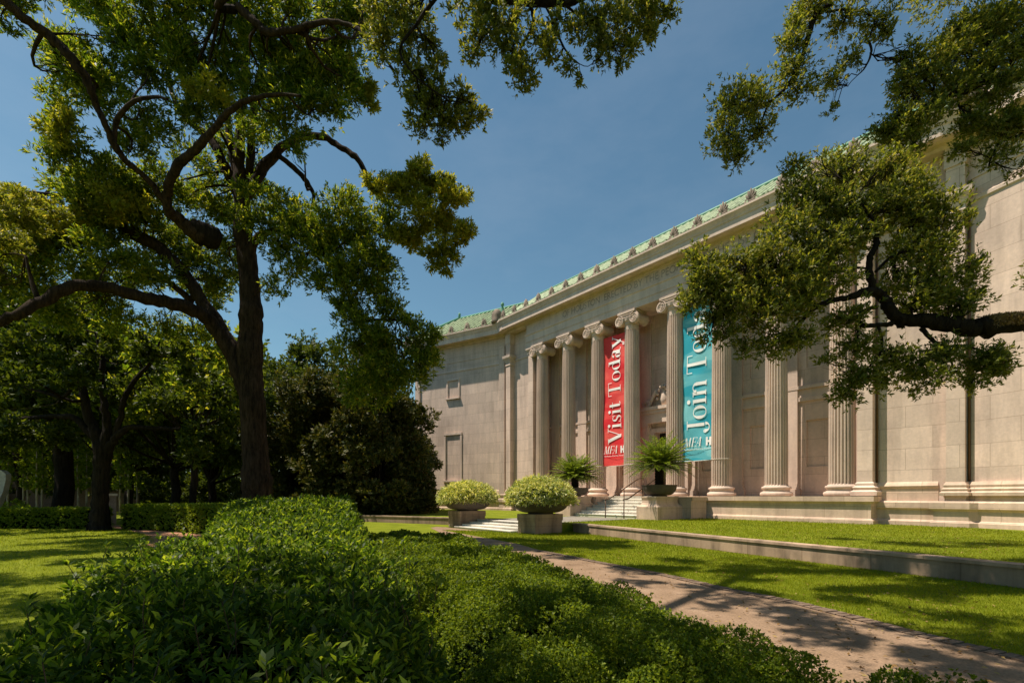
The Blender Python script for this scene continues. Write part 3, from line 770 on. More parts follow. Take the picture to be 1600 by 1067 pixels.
def tree(name, label, group, limbs, clumps, leafm, barkm, leaf=(.12, .04), base=None, dens=1.0, per=7, cat='tree', depth_r=None, extra=None, spread=.9, tw=True, sub=.36, subk=1.0):
    e = empty(name, base); tag(e, label, cat, group)
    T = MB(); pool = []
    for L in limbs:
        put_limb(T, L, 12 if L[0, 3] > .2 else 8); pool.append(L)
    pool_ = np.concatenate(pool) if pool else np.zeros((1, 4))
    Q = []
    for cl in clumps:
        u, v, Z, ru, rv = cl[:5]; d = cl[5] if len(cl) > 5 else 1.0
        c = P3(u, v, Z); k = Z/F; rx = ru*k; rz = rv*k; ry = (depth_r if depth_r else (rx+rz)*.5)
        rad = np.array([(rx+ry)/2, (rx+ry)/2, rz]) if abs(rx-ry) < .3*rx else np.array([rx, rx, rz])
        ns = max(4, int(9*subk*d)); nspr = max(12, int(dens*d*2.8*math.pi*rx*rz/(.5*leaf[0]*leaf[1]*per)))
        scs, pos, ax = clumped(c, rad, ns, nspr, sub)
        Q.append(whorls(pos, ax, per, leaf[0], leaf[1], spread))
        if tw and pool:
            dist = np.linalg.norm(pool_[:, :3]-c, axis=1); j = int(np.argmin(dist)); a = pool_[j]
            r0 = min(a[3]*.7, .012+.02*dist[j])
            tl = twig(T, a[:3], c, max(r0, .006), .006, 7)
            for s_ in scs:
                b = tl[rng.integers(2, len(tl))]
                t2 = twig(T, b[:3], s_, max(.003, min(b[3]*.8, .012)), .002, 5)
    q = np.concatenate(Q)
    off = np.array([*base], float)
    T.v = [(x-off[0], y-off[1], z-off[2]) for x, y, z in T.v]
    T.build('trunk', barkm, e, True)
    quads('crown', q - off, leafm, e)
    return e, len(q)

# ================================================================= TREES
def jit(cl, n=1): return cl
# the big broad-leaved tree in front of the wing
ZM = 18.0
tb = c2w((402-800)/F*ZM, ZM, 0)
main_limbs = [limb_px(p, ZM) for p in [
    [(402, 843, 74), (402, 800, 56), (401, 760, 50), (399, 700, 45), (396, 650, 42), (393, 600, 41), (391, 560, 44), (392, 520, 40), (392, 480, 38), (389, 430, 33), (382, 380, 31), (378, 330, 30), (376, 290, 24), (374, 240, 19), (378, 170, 15), (384, 90, 12), (388, 20, 10), (390, -60, 7)],
    [(394, 640, 20), (378, 590, 30), (364, 548, 27), (345, 515, 26), (322, 480, 24), (300, 445, 22), (270, 408, 20), (240, 382, 20), (200, 362, 18), (160, 335, 16), (135, 300, 13), (118, 268, 11), (105, 225, 9), (92, 190, 6)],
    [(364, 560, 24, 18), (338, 515, 25, 17.7), (310, 488, 23, 17.2), (270, 475, 22, 16.5), (215, 462, 21, 15.8), (160, 448, 20, 15.2), (110, 448, 19, 14.6), (70, 468, 18, 14.2), (30, 490, 17, 13.8), (-10, 505, 17, 13.6), (-80, 520, 14, 13), (-180, 500, 10, 12)],
    [(376, 320, 14), (355, 270, 18), (340, 235, 16), (322, 210, 12), (295, 190, 10), (270, 150, 8), (262, 100, 6)],
    [(380, 330, 14), (392, 296, 19), (412, 262, 17), (436, 235, 15), (468, 215, 13), (505, 215, 12), (535, 232, 11), (560, 250, 10), (575, 280, 8), (590, 305, 7), (625, 325, 5)],
    [(432, 240, 8), (458, 262, 9), (480, 285, 8), (490, 310, 6), (482, 340, 4)],
    [(388, 430, 14), (400, 375, 13, 17.8), (430, 360, 11, 17.6), (470, 362, 9, 17.4), (505, 390, 8, 17.2), (530, 425, 8, 17), (548, 470, 8, 17), (552, 500, 7, 17), (585, 500, 5, 17), (620, 500, 4, 17)],
    [(384, 300, 12), (392, 240, 14), (396, 180, 12), (404, 120, 10), (420, 80, 8)],
    [(378, 310, 10), (362, 240, 12), (352, 160, 9), (350, 90, 7), (345, 30, 5)],
    # nearer limb that rises from the broken stub
    [(318, 372, 34, 16.8), (300, 360, 26, 16.5), (282, 345, 22, 16.2), (264, 330, 17, 15.8), (262, 300, 15, 15.4), (276, 262, 15, 15), (300, 240, 14, 14.8), (325, 212, 13, 14.5), (350, 182, 11, 14.3), (385, 158, 9, 14), (430, 148, 7, 13.8), (470, 150, 4, 13.6)],
    [(266, 330, 14, 15.8), (245, 298, 11, 15.3), (225, 275, 10, 15), (195, 250, 11, 14.6), (178, 225, 12, 14.3), (165, 195, 11, 14), (150, 165, 11, 13.8), (138, 130, 14, 13.5), (110, 90, 16, 13.2), (75, 55, 17, 13), (40, 30, 17, 12.7), (0, -5, 17, 12.4), (-60, -60, 15, 12)],
    [(178, 222, 8, 14.3), (182, 190, 8, 14.2), (205, 162, 7, 14), (235, 152, 6, 13.9), (262, 155, 5, 13.8)],
    [(375, 60, 10, 17), (378, 20, 13, 15), (340, 10, 12, 14), (380, -20, 12, 14)],
    [(372, 10, 14, 14), (395, 32, 13, 14), (415, 50, 13, 14), (445, 50, 11, 13.8), (480, 40, 10, 13.6), (520, 34, 8, 13.4), (560, 45, 6, 13.2), (590, 75, 5, 13), (615, 110, 4, 13)],
    [(300, 470, 12), (262, 440, 9), (235, 430, 6), (215, 400, 4)],
    [(60, 470, 9, 14.2), (50, 440, 7, 14.2), (40, 400, 4, 14.2)],
]]
main_extra = [(392, 300, 17, 24, 26, .7), (372, 345, 17.2, 24, 22, .6), (400, 350, 17.3, 24, 24, .6), (380, 200, 16.8, 34, 30, .7), (340, 150, 15.6, 40, 30, .7), (400, 150, 15.6, 40, 30, .7), (430, 130, 15.6, 30, 26, .8), (350, 330, 18.6, 34, 26, .8), (280, 310, 17.6, 34, 26, .8), (250, 350, 18, 36, 26, .8), (320, 400, 19, 40, 26, .8), (220, 290, 17, 40, 28, .8), (130, 380, 18, 48, 30, .9), (60, 420, 17.5, 50, 30, .9), (160, 470, 19, 40, 24, .8), (360, 420, 19, 30, 24, .7), (340, 450, 19.5, 30, 24, .7), (300, 440, 20, 34, 22, .7), (480, 370, 17.2, 44, 30, .8), (520, 360, 17, 44, 30, .8), (570, 420, 17, 44, 34, .8), (600, 300, 17, 26, 20, .7), (450, 350, 17.4, 34, 24, .7), (500, 440, 17.2, 30, 22, .7), (470, 100, 15, 40, 30, .7), (150, 430, 19, 44, 30, .8), (210, 440, 19, 44, 26, .8), (250, 400, 19, 40, 28, .8), (100, 500, 18, 44, 26, .8), (180, 500, 19, 44, 26, .8), (250, 510, 19.5, 44, 26, .8), (310, 520, 20, 34, 26, .8), (330, 330, 18.5, 34, 30, .8), (300, 250, 17, 34, 26, .7), (350, 230, 18.5, 30, 26, .7), (230, 330, 17.5, 40, 30, .8), (430, 450, 17.5, 26, 16, .7), (420, 300, 18.6, 26, 22, .7), (460, 230, 16, 26, 20, .7), (400, 260, 18.6, 24, 22, .6)]
# the stub end itself
stub = MB()
main_cl = []
def field(u0, u1, v0, v1, step, Z, dz, r, keep=lambda u, v: True, d=1.0):
    out = []
    for v in np.arange(v0, v1, step):
        for u in np.arange(u0, u1, step):
            uu = u + rng.normal()*step*.22; vv = v + rng.normal()*step*.22
            if keep(uu, vv): out.append((uu, vv, Z + rng.normal()*dz, r*(.8+.5*rng.random()), r*(.65+.35*rng.random()), d))
    return out
def inpoly(poly_):
    P_ = np.array(poly_, float)
    def f(u, v):
        c = False; j = len(P_)-1
        for i in range(len(P_)):
            if (P_[i, 1] > v) != (P_[j, 1] > v) and u < (P_[j, 0]-P_[i, 0])*(v-P_[i, 1])/(P_[j, 1]-P_[i, 1])+P_[i, 0]: c = not c
            j = i
        return c
    return f
# dark near mass upper left
A = inpoly([(85, 75), (60, -60), (560, -60), (560, 60), (545, 120), (500, 190), (450, 170), (400, 130), (330, 150), (260, 120), (200, 130), (150, 190), (100, 160)])
main_cl += field(60, 560, -50, 200, 58, 15.2, .8, 44, A, 1.0)
main_cl += [(110, 110, 15, 36, 36), (90, 160, 15.5, 28, 34), (105, 215, 15.5, 34, 30), (80, 240, 15.5, 26, 28), (150, 260, 16, 44, 36), (200, 225, 16, 36, 30), (230, 190, 15, 38, 34), (300, 175, 16, 40, 30), (250, 270, 17, 36, 30, .8), (440, 190, 15, 44, 34), (500, 170, 15, 42, 36), (480, 125, 15, 50, 40), (540, 130, 15.5, 34, 34), (340, 290, 18.5, 34, 26, .7), (410, 200, 18, 34, 26, .7), (300, 300, 18.5, 36, 26, .7), (200, 300, 17, 48, 34), (140, 310, 17, 50, 34)]
main_cl += [(575, 15, 15, 34, 30, .8), (530, 20, 15, 40, 34), (15, 15, 13, 34, 24, .7), (10, 45, 12.8, 22, 10, .8), (30, -30, 13, 60, 30)]
# left lower sunny foliage
B = inpoly([(0, 330), (60, 290), (160, 280), (240, 330), (260, 400), (200, 450), (100, 440), (60, 470), (0, 500), (-60, 480), (-60, 330)])
main_cl += field(-40, 260, 300, 480, 52, 17, 1.2, 40, B, .9)
main_cl += [(330, 420, 19, 36, 30, .7), (300, 400, 19, 30, 30, .7), (350, 380, 19, 30, 26, .8), (280, 360, 19, 34, 26, .8), (330, 470, 20, 30, 24, .7)]
main_cl += [(-130, 490, 13.0, 70, 40, .8), (-220, 460, 12, 90, 50, .8)]
# right hanging parts
main_cl += [(440, 320, 17.5, 34, 24, .8), (480, 340, 17.2, 44, 28), (530, 330, 17, 44, 32), (560, 370, 17, 46, 34), (500, 390, 17, 44, 32), (440, 380, 17.3, 40, 28), (450, 420, 17.3, 40, 22, .8), (420, 350, 17.6, 30, 26, .8),
            (540, 420, 17, 46, 30), (590, 400, 17, 40, 34), (600, 350, 17, 42, 34), (560, 460, 17, 40, 26, .9), (600, 450, 17, 36, 26, .9)]
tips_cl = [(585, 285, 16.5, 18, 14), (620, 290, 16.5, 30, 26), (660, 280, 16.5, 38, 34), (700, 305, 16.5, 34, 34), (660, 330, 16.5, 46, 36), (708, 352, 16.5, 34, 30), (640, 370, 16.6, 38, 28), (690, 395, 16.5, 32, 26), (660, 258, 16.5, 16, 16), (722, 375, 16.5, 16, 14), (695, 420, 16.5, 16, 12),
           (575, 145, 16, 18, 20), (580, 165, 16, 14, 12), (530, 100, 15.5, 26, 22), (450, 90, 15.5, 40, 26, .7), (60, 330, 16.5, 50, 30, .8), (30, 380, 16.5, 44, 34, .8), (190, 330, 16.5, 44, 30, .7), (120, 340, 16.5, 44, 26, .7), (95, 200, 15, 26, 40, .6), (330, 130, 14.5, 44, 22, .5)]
low_cl = [(570, 500, 17, 40, 26), (610, 480, 17, 36, 28, .9), (560, 540, 17, 44, 28), (610, 530, 17, 46, 32), (650, 540, 17, 40, 28), (590, 580, 17, 46, 30), (640, 580, 17, 42, 28), (670, 560, 17, 26, 22), (560, 610, 17.5, 40, 26), (600, 620, 17, 36, 24, .9), (535, 480, 17, 24, 20, .8), (675, 520, 17, 20, 16, .8), (640, 505, 17, 30, 18, .9)]
main_tree, n1 = tree('broadleaf_tree', 'tall thick trunked tree with long dark limbs and glossy leaves filling the upper left', None, main_limbs, main_cl + low_cl + main_extra, L_main, B_main, (.16, .047), tb, 1.35, 7, sub=.6, subk=1.3)
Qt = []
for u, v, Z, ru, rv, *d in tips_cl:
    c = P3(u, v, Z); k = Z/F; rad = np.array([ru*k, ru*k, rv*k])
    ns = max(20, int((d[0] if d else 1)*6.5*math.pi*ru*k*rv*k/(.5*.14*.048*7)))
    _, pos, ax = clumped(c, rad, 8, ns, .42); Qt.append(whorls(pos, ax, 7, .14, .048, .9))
quads('yellowish_crown', np.concatenate(Qt) - tb, L_tips, main_tree)  # clumps in a yellower leaf colour
n1 += sum(len(q) for q in Qt)
mb = MB(); a = P3(322, 366, 16.8) - tb; d = unit((P3(322, 366, 16.8) - P3(296, 350, 16.4))[None])[0]
mb.tube([a - d*.5, a - d*.1, a + d*.25, a + d*.42], [.22, .34, .40, .28], 10)
mb.build('broken_stub', B_oak, main_tree, True)

# live oak whose limb reaches in from the right
ZO = 8.0
ob = c2w(12.5, 6.2, 0)
hub = (1366, 458)
oak_limbs = [
    bez([(*c2w(12.5, 6.2, -.05), .55), (*c2w(12.4, 6.2, 1.2), .42), (*c2w(12.2, 6.4, 2.4), .38), (*c2w(11.2, 7.0, 3.5), .27), (*P3(1760, 500, 8), .20), (*P3(1650, 508, 8), .15), (*P3(1600, 505, 8), .155), (*P3(1560, 507, 8), .145), (*P3(1530, 512, 8), .15), (*P3(1500, 508, 8), .13), (*P3(1470, 503, 8), .12), (*P3(1430, 499, 8), .105), (*P3(1400, 500, 8), .08)]),
    bez([(*c2w(12.2, 6.4, 2.3), .3), (*c2w(11.6, 6.8, 5), .25), (*P3(1720, 60, 9), .16), (*P3(1640, 110, 9), .10), (*P3(1590, 120, 9), .085), (*P3(1545, 125, 9), .07), (*P3(1500, 145, 9), .06), (*P3(1465, 155, 9), .05), (*P3(1430, 190, 9), .035), (*P3(1400, 215, 9), .02)]),
    bez([(*P3(1720, 60, 9), .14), (*P3(1560, -60, 9), .10), (*P3(1400, -90, 9), .08), (*P3(1310, -30, 9), .065), (*P3(1298, 5, 9), .055), (*P3(1275, 25, 9), .05), (*P3(1262, 60, 9), .045), (*P3(1250, 100, 9), .035), (*P3(1230, 135, 9), .03), (*P3(1200, 160, 9), .02), (*P3(1170, 165, 9), .012)]),
] + [limb_px(p, ZO) for p in [
    [(1412, 505, 20), (1398, 494, 19), (1386, 478, 18), (1378, 462, 16), (1366, 455, 16), (1345, 458, 15), (1325, 465, 11), (1300, 470, 10), (1278, 478, 9), (1262, 492, 8), (1245, 508, 4)],
    [(1366, 458, 12), (1360, 430, 12), (1358, 405, 10), (1368, 385, 10), (1370, 360, 8), (1362, 340, 6), (1340, 315, 4), (1320, 300, 3)],
    [(1366, 355, 5), (1340, 362, 6), (1310, 366, 5), (1290, 360, 4), (1265, 366, 2)],
    [(1368, 425, 5), (1395, 400, 5), (1420, 392, 5), (1450, 388, 3), (1475, 400, 2)],
    [(1278, 480, 6), (1262, 462, 6), (1252, 445, 6), (1228, 438, 5), (1200, 442, 4), (1165, 455, 5), (1140, 458, 3)],
    [(1360, 420, 3), (1330, 418, 5), (1300, 424, 4), (1282, 432, 3)],
    [(1395, 506, 10), (1372, 508, 8), (1348, 508, 8), (1342, 495, 8), (1358, 482, 7), (1372, 480, 6)],
    [(1372, 508, 5), (1378, 530, 5), (1374, 555, 4), (1355, 575, 3), (1340, 590, 2)],
    [(1440, 512, 9), (1455, 530, 7), (1475, 541, 6), (1500, 540, 5), (1525, 545, 4), (1550, 560, 2)],
    [(1484, 542, 3), (1486, 565, 3), (1500, 590, 2)],
    [(1205, 140, 3, 9), (1190, 190, 3, 9), (1165, 225, 2, 9)],
    [(1352, 55, 4, 9), (1362, 80, 4, 9), (1352, 105, 3, 9), (1340, 118, 2, 9)],
    [(1290, 20, 3, 9), (1330, 15, 4, 9), (1365, 30, 3, 9), (1358, 60, 3, 9)],
    [(1600, 210, 5, 9), (1560, 225, 4, 9), (1545, 260, 3, 9)],
]]
oak_cl = [(1085, 470, 8, 22, 22, .8), (1105, 445, 8, 30, 26, .8), (1130, 520, 8, 26, 20, .7), (1200, 460, 8, 40, 26, .8), (1270, 400, 8.1, 40, 30, .7), (1340, 360, 8.2, 40, 30, .7), (1420, 340, 8.2, 40, 30, .7), (1470, 320, 8, 26, 26, .6), (1460, 400, 8, 36, 30, .7), (1100, 530, 8, 16, 14, .5), (1095, 410, 8, 26, 30), (1120, 440, 8, 36, 30), (1150, 405, 8, 30, 24, .8), (1180, 440, 8.2, 40, 34), (1140, 480, 8, 36, 26), (1190, 490, 8, 44, 30), (1110, 500, 8, 22, 16, .6),
          (1240, 420, 8, 44, 40), (1230, 360, 8.2, 40, 34), (1200, 395, 8, 34, 30), (1260, 310, 8.3, 44, 34), (1245, 262, 8.3, 30, 18, .6), (1310, 270, 8.4, 46, 30), (1320, 330, 8.3, 50, 36), (1380, 270, 8.4, 44, 28), (1390, 320, 8.3, 48, 36), (1300, 390, 8.2, 48, 32), (1430, 300, 8.3, 36, 34), (1440, 350, 8.2, 36, 34, .7), (1290, 440, 8.1, 44, 30, .8), (1240, 470, 8, 44, 30), (1320, 495, 8.1, 44, 24, .8),
          (1420, 390, 8.1, 40, 34, .7), (1480, 370, 8, 30, 34, .45), (1400, 440, 8.1, 38, 28, .8), (1450, 440, 8, 40, 32, .8), (1490, 440, 8, 32, 34, .7), (1520, 420, 8, 26, 34, .4), (1510, 470, 8, 30, 20, .7), (1500, 340, 8, 20, 26, .35),
          (1250, 530, 8, 44, 24, .7), (1200, 540, 8, 34, 24, .6), (1165, 545, 8, 18, 18, .5), (1340, 540, 8, 40, 26, .7), (1345, 590, 8, 34, 26, 1), (1320, 615, 8, 24, 20, .9), (1400, 560, 8, 46, 28, .75), (1450, 580, 8, 44, 28, .75), (1470, 550, 8, 40, 24, .8), (1520, 570, 8, 38, 28, .9), (1430, 470, 8, 50, 22, .9), (1490, 480, 8, 40, 20, .8), (1545, 560, 8, 30, 22, .7), (1555, 575, 8, 26, 20, .8), (1520, 600, 8, 26, 12, .6), (1380, 600, 8, 24, 20, .4), (1430, 610, 8, 24, 14, .3), (1290, 565, 8, 20, 14, .3),
          (1150, 165, 9, 34, 36, .9), (1140, 210, 9, 30, 28, .9), (1150, 245, 9, 22, 20, .9), (1185, 150, 9, 34, 30, .8), (1190, 200, 9, 26, 22, .6), (1235, 110, 9, 34, 24, .7), (1250, 145, 9, 34, 16, .6), (1240, 70, 9, 26, 24, .7), (1270, 10, 9, 38, 22, .9), (1320, 30, 9, 30, 20, .7), (1370, 30, 9, 26, 22, .8), (1385, 50, 9, 14, 14, .7), (1330, 85, 9, 22, 24, .5), (1300, 130, 9, 26, 18, .5), (1300, 175, 9, 14, 10, .4), (1240, 35, 9, 20, 24, .6),
          (1420, 90, 9, 26, 20), (1410, 130, 9, 24, 28, .9), (1440, 120, 9, 36, 30), (1480, 90, 9, 36, 30), (1500, 50, 9, 30, 24), (1540, 40, 9, 36, 40), (1580, 20, 9, 36, 36), (1590, 70, 9, 36, 34), (1540, 90, 9, 34, 28), (1500, 130, 9, 40, 28), (1560, 140, 9, 44, 26), (1460, 170, 9, 34, 24, .8), (1420, 200, 9, 36, 24), (1395, 215, 9, 26, 20), (1400, 180, 9, 24, 20, .9), (1520, 190, 9, 30, 22, .9), (1560, 195, 9, 36, 28), (1595, 190, 9, 26, 30), (1500, 235, 9, 22, 16, .7), (1560, 240, 9, 34, 20, .5), (1590, 265, 9, 20, 14, .4), (1375, 205, 9, 18, 14, .9), (1430, 225, 9, 24, 14, .8),
          (1680, 40, 9, 90, 60, .7), (1700, 160, 9, 90, 50, .7), (1500, -60, 9, 110, 50, .6), (1340, -60, 9, 80, 34, .7), (1760, 330, 8.5, 80, 50, .6), (1680, 420, 8, 60, 40, .5), (1830, 200, 8, 90, 70, .6)]
oak_right, n2 = tree('live_oak', 'gnarled live oak reaching in from the right with a dark fern covered limb', 'live oaks', oak_limbs, oak_cl, L_oak, B_oak, (.072, .025), ob, 1.75, 6, subk=3, sub=.7)
# fern growing along the top of the limb
fl = oak_limbs[0]; sel = [p for p in fl if True]
base_ = []; axs = []
def u_of(p): r_ = np.array([p[0]-CX, p[1]-CY]); return 800 + F*(r_@rt)/max(.1, r_@fw)
Lp = np.array([p for p in fl if 1530 < u_of(p) < 1800])
for _ in range(4200):
    i = rng.integers(0, len(Lp)-1); t = rng.random(); p = Lp[i]*(1-t) + Lp[i+1]*t
    a = rng.uniform(-1.5, 1.9); nrm = np.array([0, 0, 1])*math.cos(a) + np.array([*(-fw), 0])*math.sin(a)
    base_.append(p[:3] + nrm*p[3]*.9); axs.append(nrm)
quads('resurrection_fern', whorls(np.array(base_), np.array(axs), 4, .05, .014, .8) - ob, leafmat('dry fern', [(.10, .055, .025), (.24, .15, .07), (.38, .27, .14)], .2), oak_right)

XSPLIT = lambda Z: np.interp(Z, [2, 4, 7.5, 13], [2.2, 1.9, .9, -1.5])
# oak overhead whose sprays hang into the top of the picture
ob2 = c2w(-6.5, -2.5, 0)
ov_limbs = [bez([(*c2w(-6.5, -2.5, -.05), .5), (*c2w(-6.3, -2, 3), .38), (*c2w(-5.6, 1, 8), .17), (*c2w(-4.2, 5.5, 11.4), .12), (*P3(740, -40, 10), .11), (*P3(770, -4, 10), .09), (*P3(815, 2, 10), .085), (*P3(860, 4, 10), .075), (*P3(890, 5, 10), .06), (*P3(930, -10, 10), .045), (*P3(990, -20, 10), .03)]),
            bez([(*c2w(-6.4, -2.4, 2.6), .3), (*c2w(-8, 1, 6.5), .18), (*c2w(-10, 4, 10), .12), (*c2w(-11.5, 8, 12.6), .07)])] + [limb_px(p, 10) for p in [
    [(826, 3, 6), (834, 28, 7), (828, 50, 6), (815, 72, 4), (812, 90, 2)],
    [(850, 5, 3), (862, 30, 4), (874, 60, 4), (888, 85, 3), (905, 100, 2)],
    [(880, 6, 5), (898, 20, 4), (905, 28, 3), (930, 50, 2)],
    [(760, 0, 3), (775, 40, 3), (790, 55, 3), (800, 85, 2)],
    [(740, -30, 8), (690, -10, 7), (650, 40, 6), (625, 80, 4), (650, 120, 3), (690, 150, 3)],
    [(555, 45, 7, 11), (580, 70, 5, 11), (600, 90, 3, 11), (625, 130, 2, 11)],
]]
ov_cl = [(760, 20, 10, 40, 26), (720, 10, 10, 26, 24, .6), (750, 55, 10, 34, 24, .8), (740, 85, 10, 26, 14, .7), (800, 30, 10, 30, 28, .8), (800, 75, 10, 28, 24, .8), (815, 110, 10, 26, 28), (820, 135, 10, 16, 14, .8), (780, 75, 10, 18, 20, .6), (850, 65, 10, 28, 26, .8), (870, 30, 10, 24, 22, .7), (860, 90, 10, 22, 18, .6), (890, 105, 10, 22, 14, .6), (900, 55, 10, 24, 20, .7), (930, 30, 10, 36, 26), (940, 65, 10, 34, 22, .9), (975, 35, 10, 34, 28), (980, 75, 10, 26, 16, .8), (972, 100, 10, 13, 16, .8), (1015, 50, 10, 26, 20, .8), (1010, 15, 10, 34, 24, .9), (1045, 15, 10, 20, 22, .8), (905, 125, 10, 8, 14, .7), (940, 90, 10, 24, 12, .6), (990, -20, 10, 80, 30), (860, -30, 10, 80, 30),
         (600, 20, 10.5, 44, 30), (640, 20, 10.5, 34, 34), (600, 70, 10.5, 34, 28), (650, 65, 10.5, 34, 34), (640, 110, 10.5, 30, 28), (672, 130, 10.5, 34, 28), (650, 160, 10.5, 30, 26, .9), (690, 165, 10.5, 36, 28), (720, 150, 10.5, 22, 24, .9), (735, 185, 10.5, 26, 18), (700, 195, 10.5, 36, 18), (660, 200, 10.5, 26, 16, .9), (690, 215, 10.5, 16, 10, .8), (755, 175, 10.5, 12, 12, .8), (680, 95, 10.5, 24, 20, .7)]
ov_tree, n3 = tree('live_oak', 'live oak overhead with leafy sprays hanging into the sky at top centre', 'live oaks', ov_limbs, ov_cl, L_oak, B_oak, (.092, .033), ob2, 1.35, 6, subk=2.2, sub=.5)
# unseen leaf clumps added above and behind the frame to shade the foreground
Qc = []
for X, Z, r in [(4.6, 5.0, 1.0), (3.6, 6.3, .75), (5.6, 6.0, .7), (3.4, 8.0, .8), (2.6, 9.8, .5), (5.6, 10.8, 1.1), (4.0, 11.6, .7), (7.7, 8.6, .8), (8.9, 7.2, .7), (6.9, 9.7, .5), (10.2, 12.0, 1.0), (12.2, 12.0, 1.1), (9.0, 13.4, .6), (4.0, 4.3, .7), (2.9, 7.0, .4), (4.2, 9.2, .5), (3.4, 5.2, .5), (1.3, 5.6, .5), (-.2, 5.2, .5), (.6, 3.4, .7), (1.9, 3.6, .5), (-.8, 7.4, .45), (.1, 8.2, .4), (-1.2, 9.8, .5), (-.2, 10.4, .5), (1.6, 2.4, .6), (-2.8, 12.2, .5), (-1.6, 13.6, .6), (5.0, 4.4, .6), (2.2, 8.8, .45), (4.9, 7.2, .5), (6.2, 7.3, .4), (1.2, 12.4, .6),
                (.9, 2.1, .8), (1.5, 3.3, .4), (-.4, 3.2, .8), (-1.5, 2.5, 1.0), (.7, 4.9, .4), (-1.9, 3.9, .7), (-3.0, 3.2, 1.1), (.4, 6.9, .35), (-.5, 9.0, .4), (-3.9, 4.6, .5), (-2.4, 13.8, .7),
                (0, 1.1, 1.2), (-1.6, 1.2, 1.3), (-3.6, 2.0, 1.2), (-1.4, 6.0, .4), (-4.4, 3.6, .8), (-2.2, 1.8, 1.0), (-.2, 2.4, .7), (1.2, 1.4, .8), (-6.6, 9.0, .5), (2.4, 2.6, .35),
                (-10.0, 11.6, 1.1), (-11.6, 14.3, 1.5), (-8.4, 8.4, 1.4), (-7.0, 6.9, 1.0), (-14.2, 16.6, 1.7), (-6.2, 5.2, .9), (-9.4, 13.8, 1.0), (-13.6, 13.4, 1.0), (-10.2, 9.0, .9)]:
    h0 = 1.0 if (X < XSPLIT(Z)) and X > -6 else .2
    z = max(9.0 + 1.2*rng.random(), 3.0 + 1.02*Z + r)
    if X < -6: z = 9.5 if Z < 15 else 11
    c = c2w(X - .4663*(z-h0), Z, z); rad = np.array([r*1.15, r*1.15, r*.5])
    _, pos, ax = clumped(c, rad, 9, int(2.6*math.pi*r*r*1.3/(.5*.12*.045*7)), .4); Qc.append(whorls(pos, ax, 7, .12, .045, .9))
for X, Z, z, r in [(-9, -3, 7.6, 2.6), (-4.5, -4.5, 7.4, 2.6), (0, -4.5, 7.5, 2.6), (4, -4, 7.8, 2.4), (-6.5, -7.5, 8, 2.8), (0, -8, 8, 3), (-12, 0, 8.4, 2.6), (-5.5, -.6, 6.6, 1.9), (-2.2, -1.0, 6.4, 1.8), (1.2, -1.4, 6.8, 1.6), (-9.0, 1.8, 7.6, 1.9), (5, -8, 8, 2.6), (-12, -6, 8, 3)]:
    c = c2w(X, Z, z); _, pos, ax = clumped(c, np.array([r*1.1, r*1.1, r*.4]), 12, int(2.6*math.pi*r*r*1.2/(.5*.2*.08*7)), .42); Qc.append(whorls(pos, ax, 7, .2, .08, .9))
quads('shade_canopy', np.concatenate(Qc) - ob2, L_oak, ov_tree)

# dark oak by the brick path
Z2 = 22.0
b2 = c2w((154-800)/F*Z2, Z2, 0)
l2 = [limb_px(p, Z2) for p in [
    [(154, 829, 40), (155, 815, 30), (156, 780, 25), (158, 740, 25), (160, 705, 28), (150, 680, 20), (138, 650, 15), (130, 610, 13), (112, 580, 10), (90, 560, 7), (60, 550, 4)],
    [(160, 710, 20), (166, 680, 15), (165, 640, 12), (158, 600, 10), (160, 560, 8), (150, 520, 5)],
    [(165, 705, 18), (180, 685, 14), (200, 668, 10), (230, 668, 8), (270, 670, 7), (310, 668, 5), (340, 655, 3)],
    [(178, 688, 10), (188, 650, 10), (195, 620, 9), (215, 590, 7), (240, 560, 5), (250, 530, 3)],
    [(150, 690, 12), (120, 655, 11), (85, 650, 9), (50, 652, 7), (10, 655, 5), (-40, 640, 4)],
    [(120, 590, 6), (100, 620, 6), (60, 610, 5), (20, 600, 4)]]]
D2 = inpoly([(-60, 600), (-20, 540), (60, 500), (160, 490), (270, 520), (330, 570), (370, 640), (350, 690), (280, 700), (230, 640), (120, 630), (60, 680), (-60, 690)])
cl2 = field(-50, 370, 500, 700, 56, Z2, 1.8, 44, D2, .75)
oak_extra = 0
t2, n4 = tree('shade_oak', 'dark trunked oak standing by the brick path at the left', 'shade trees across the lawn', l2, cl2, L_far, B_oak, (.22, .11), b2, 1.5, 6)

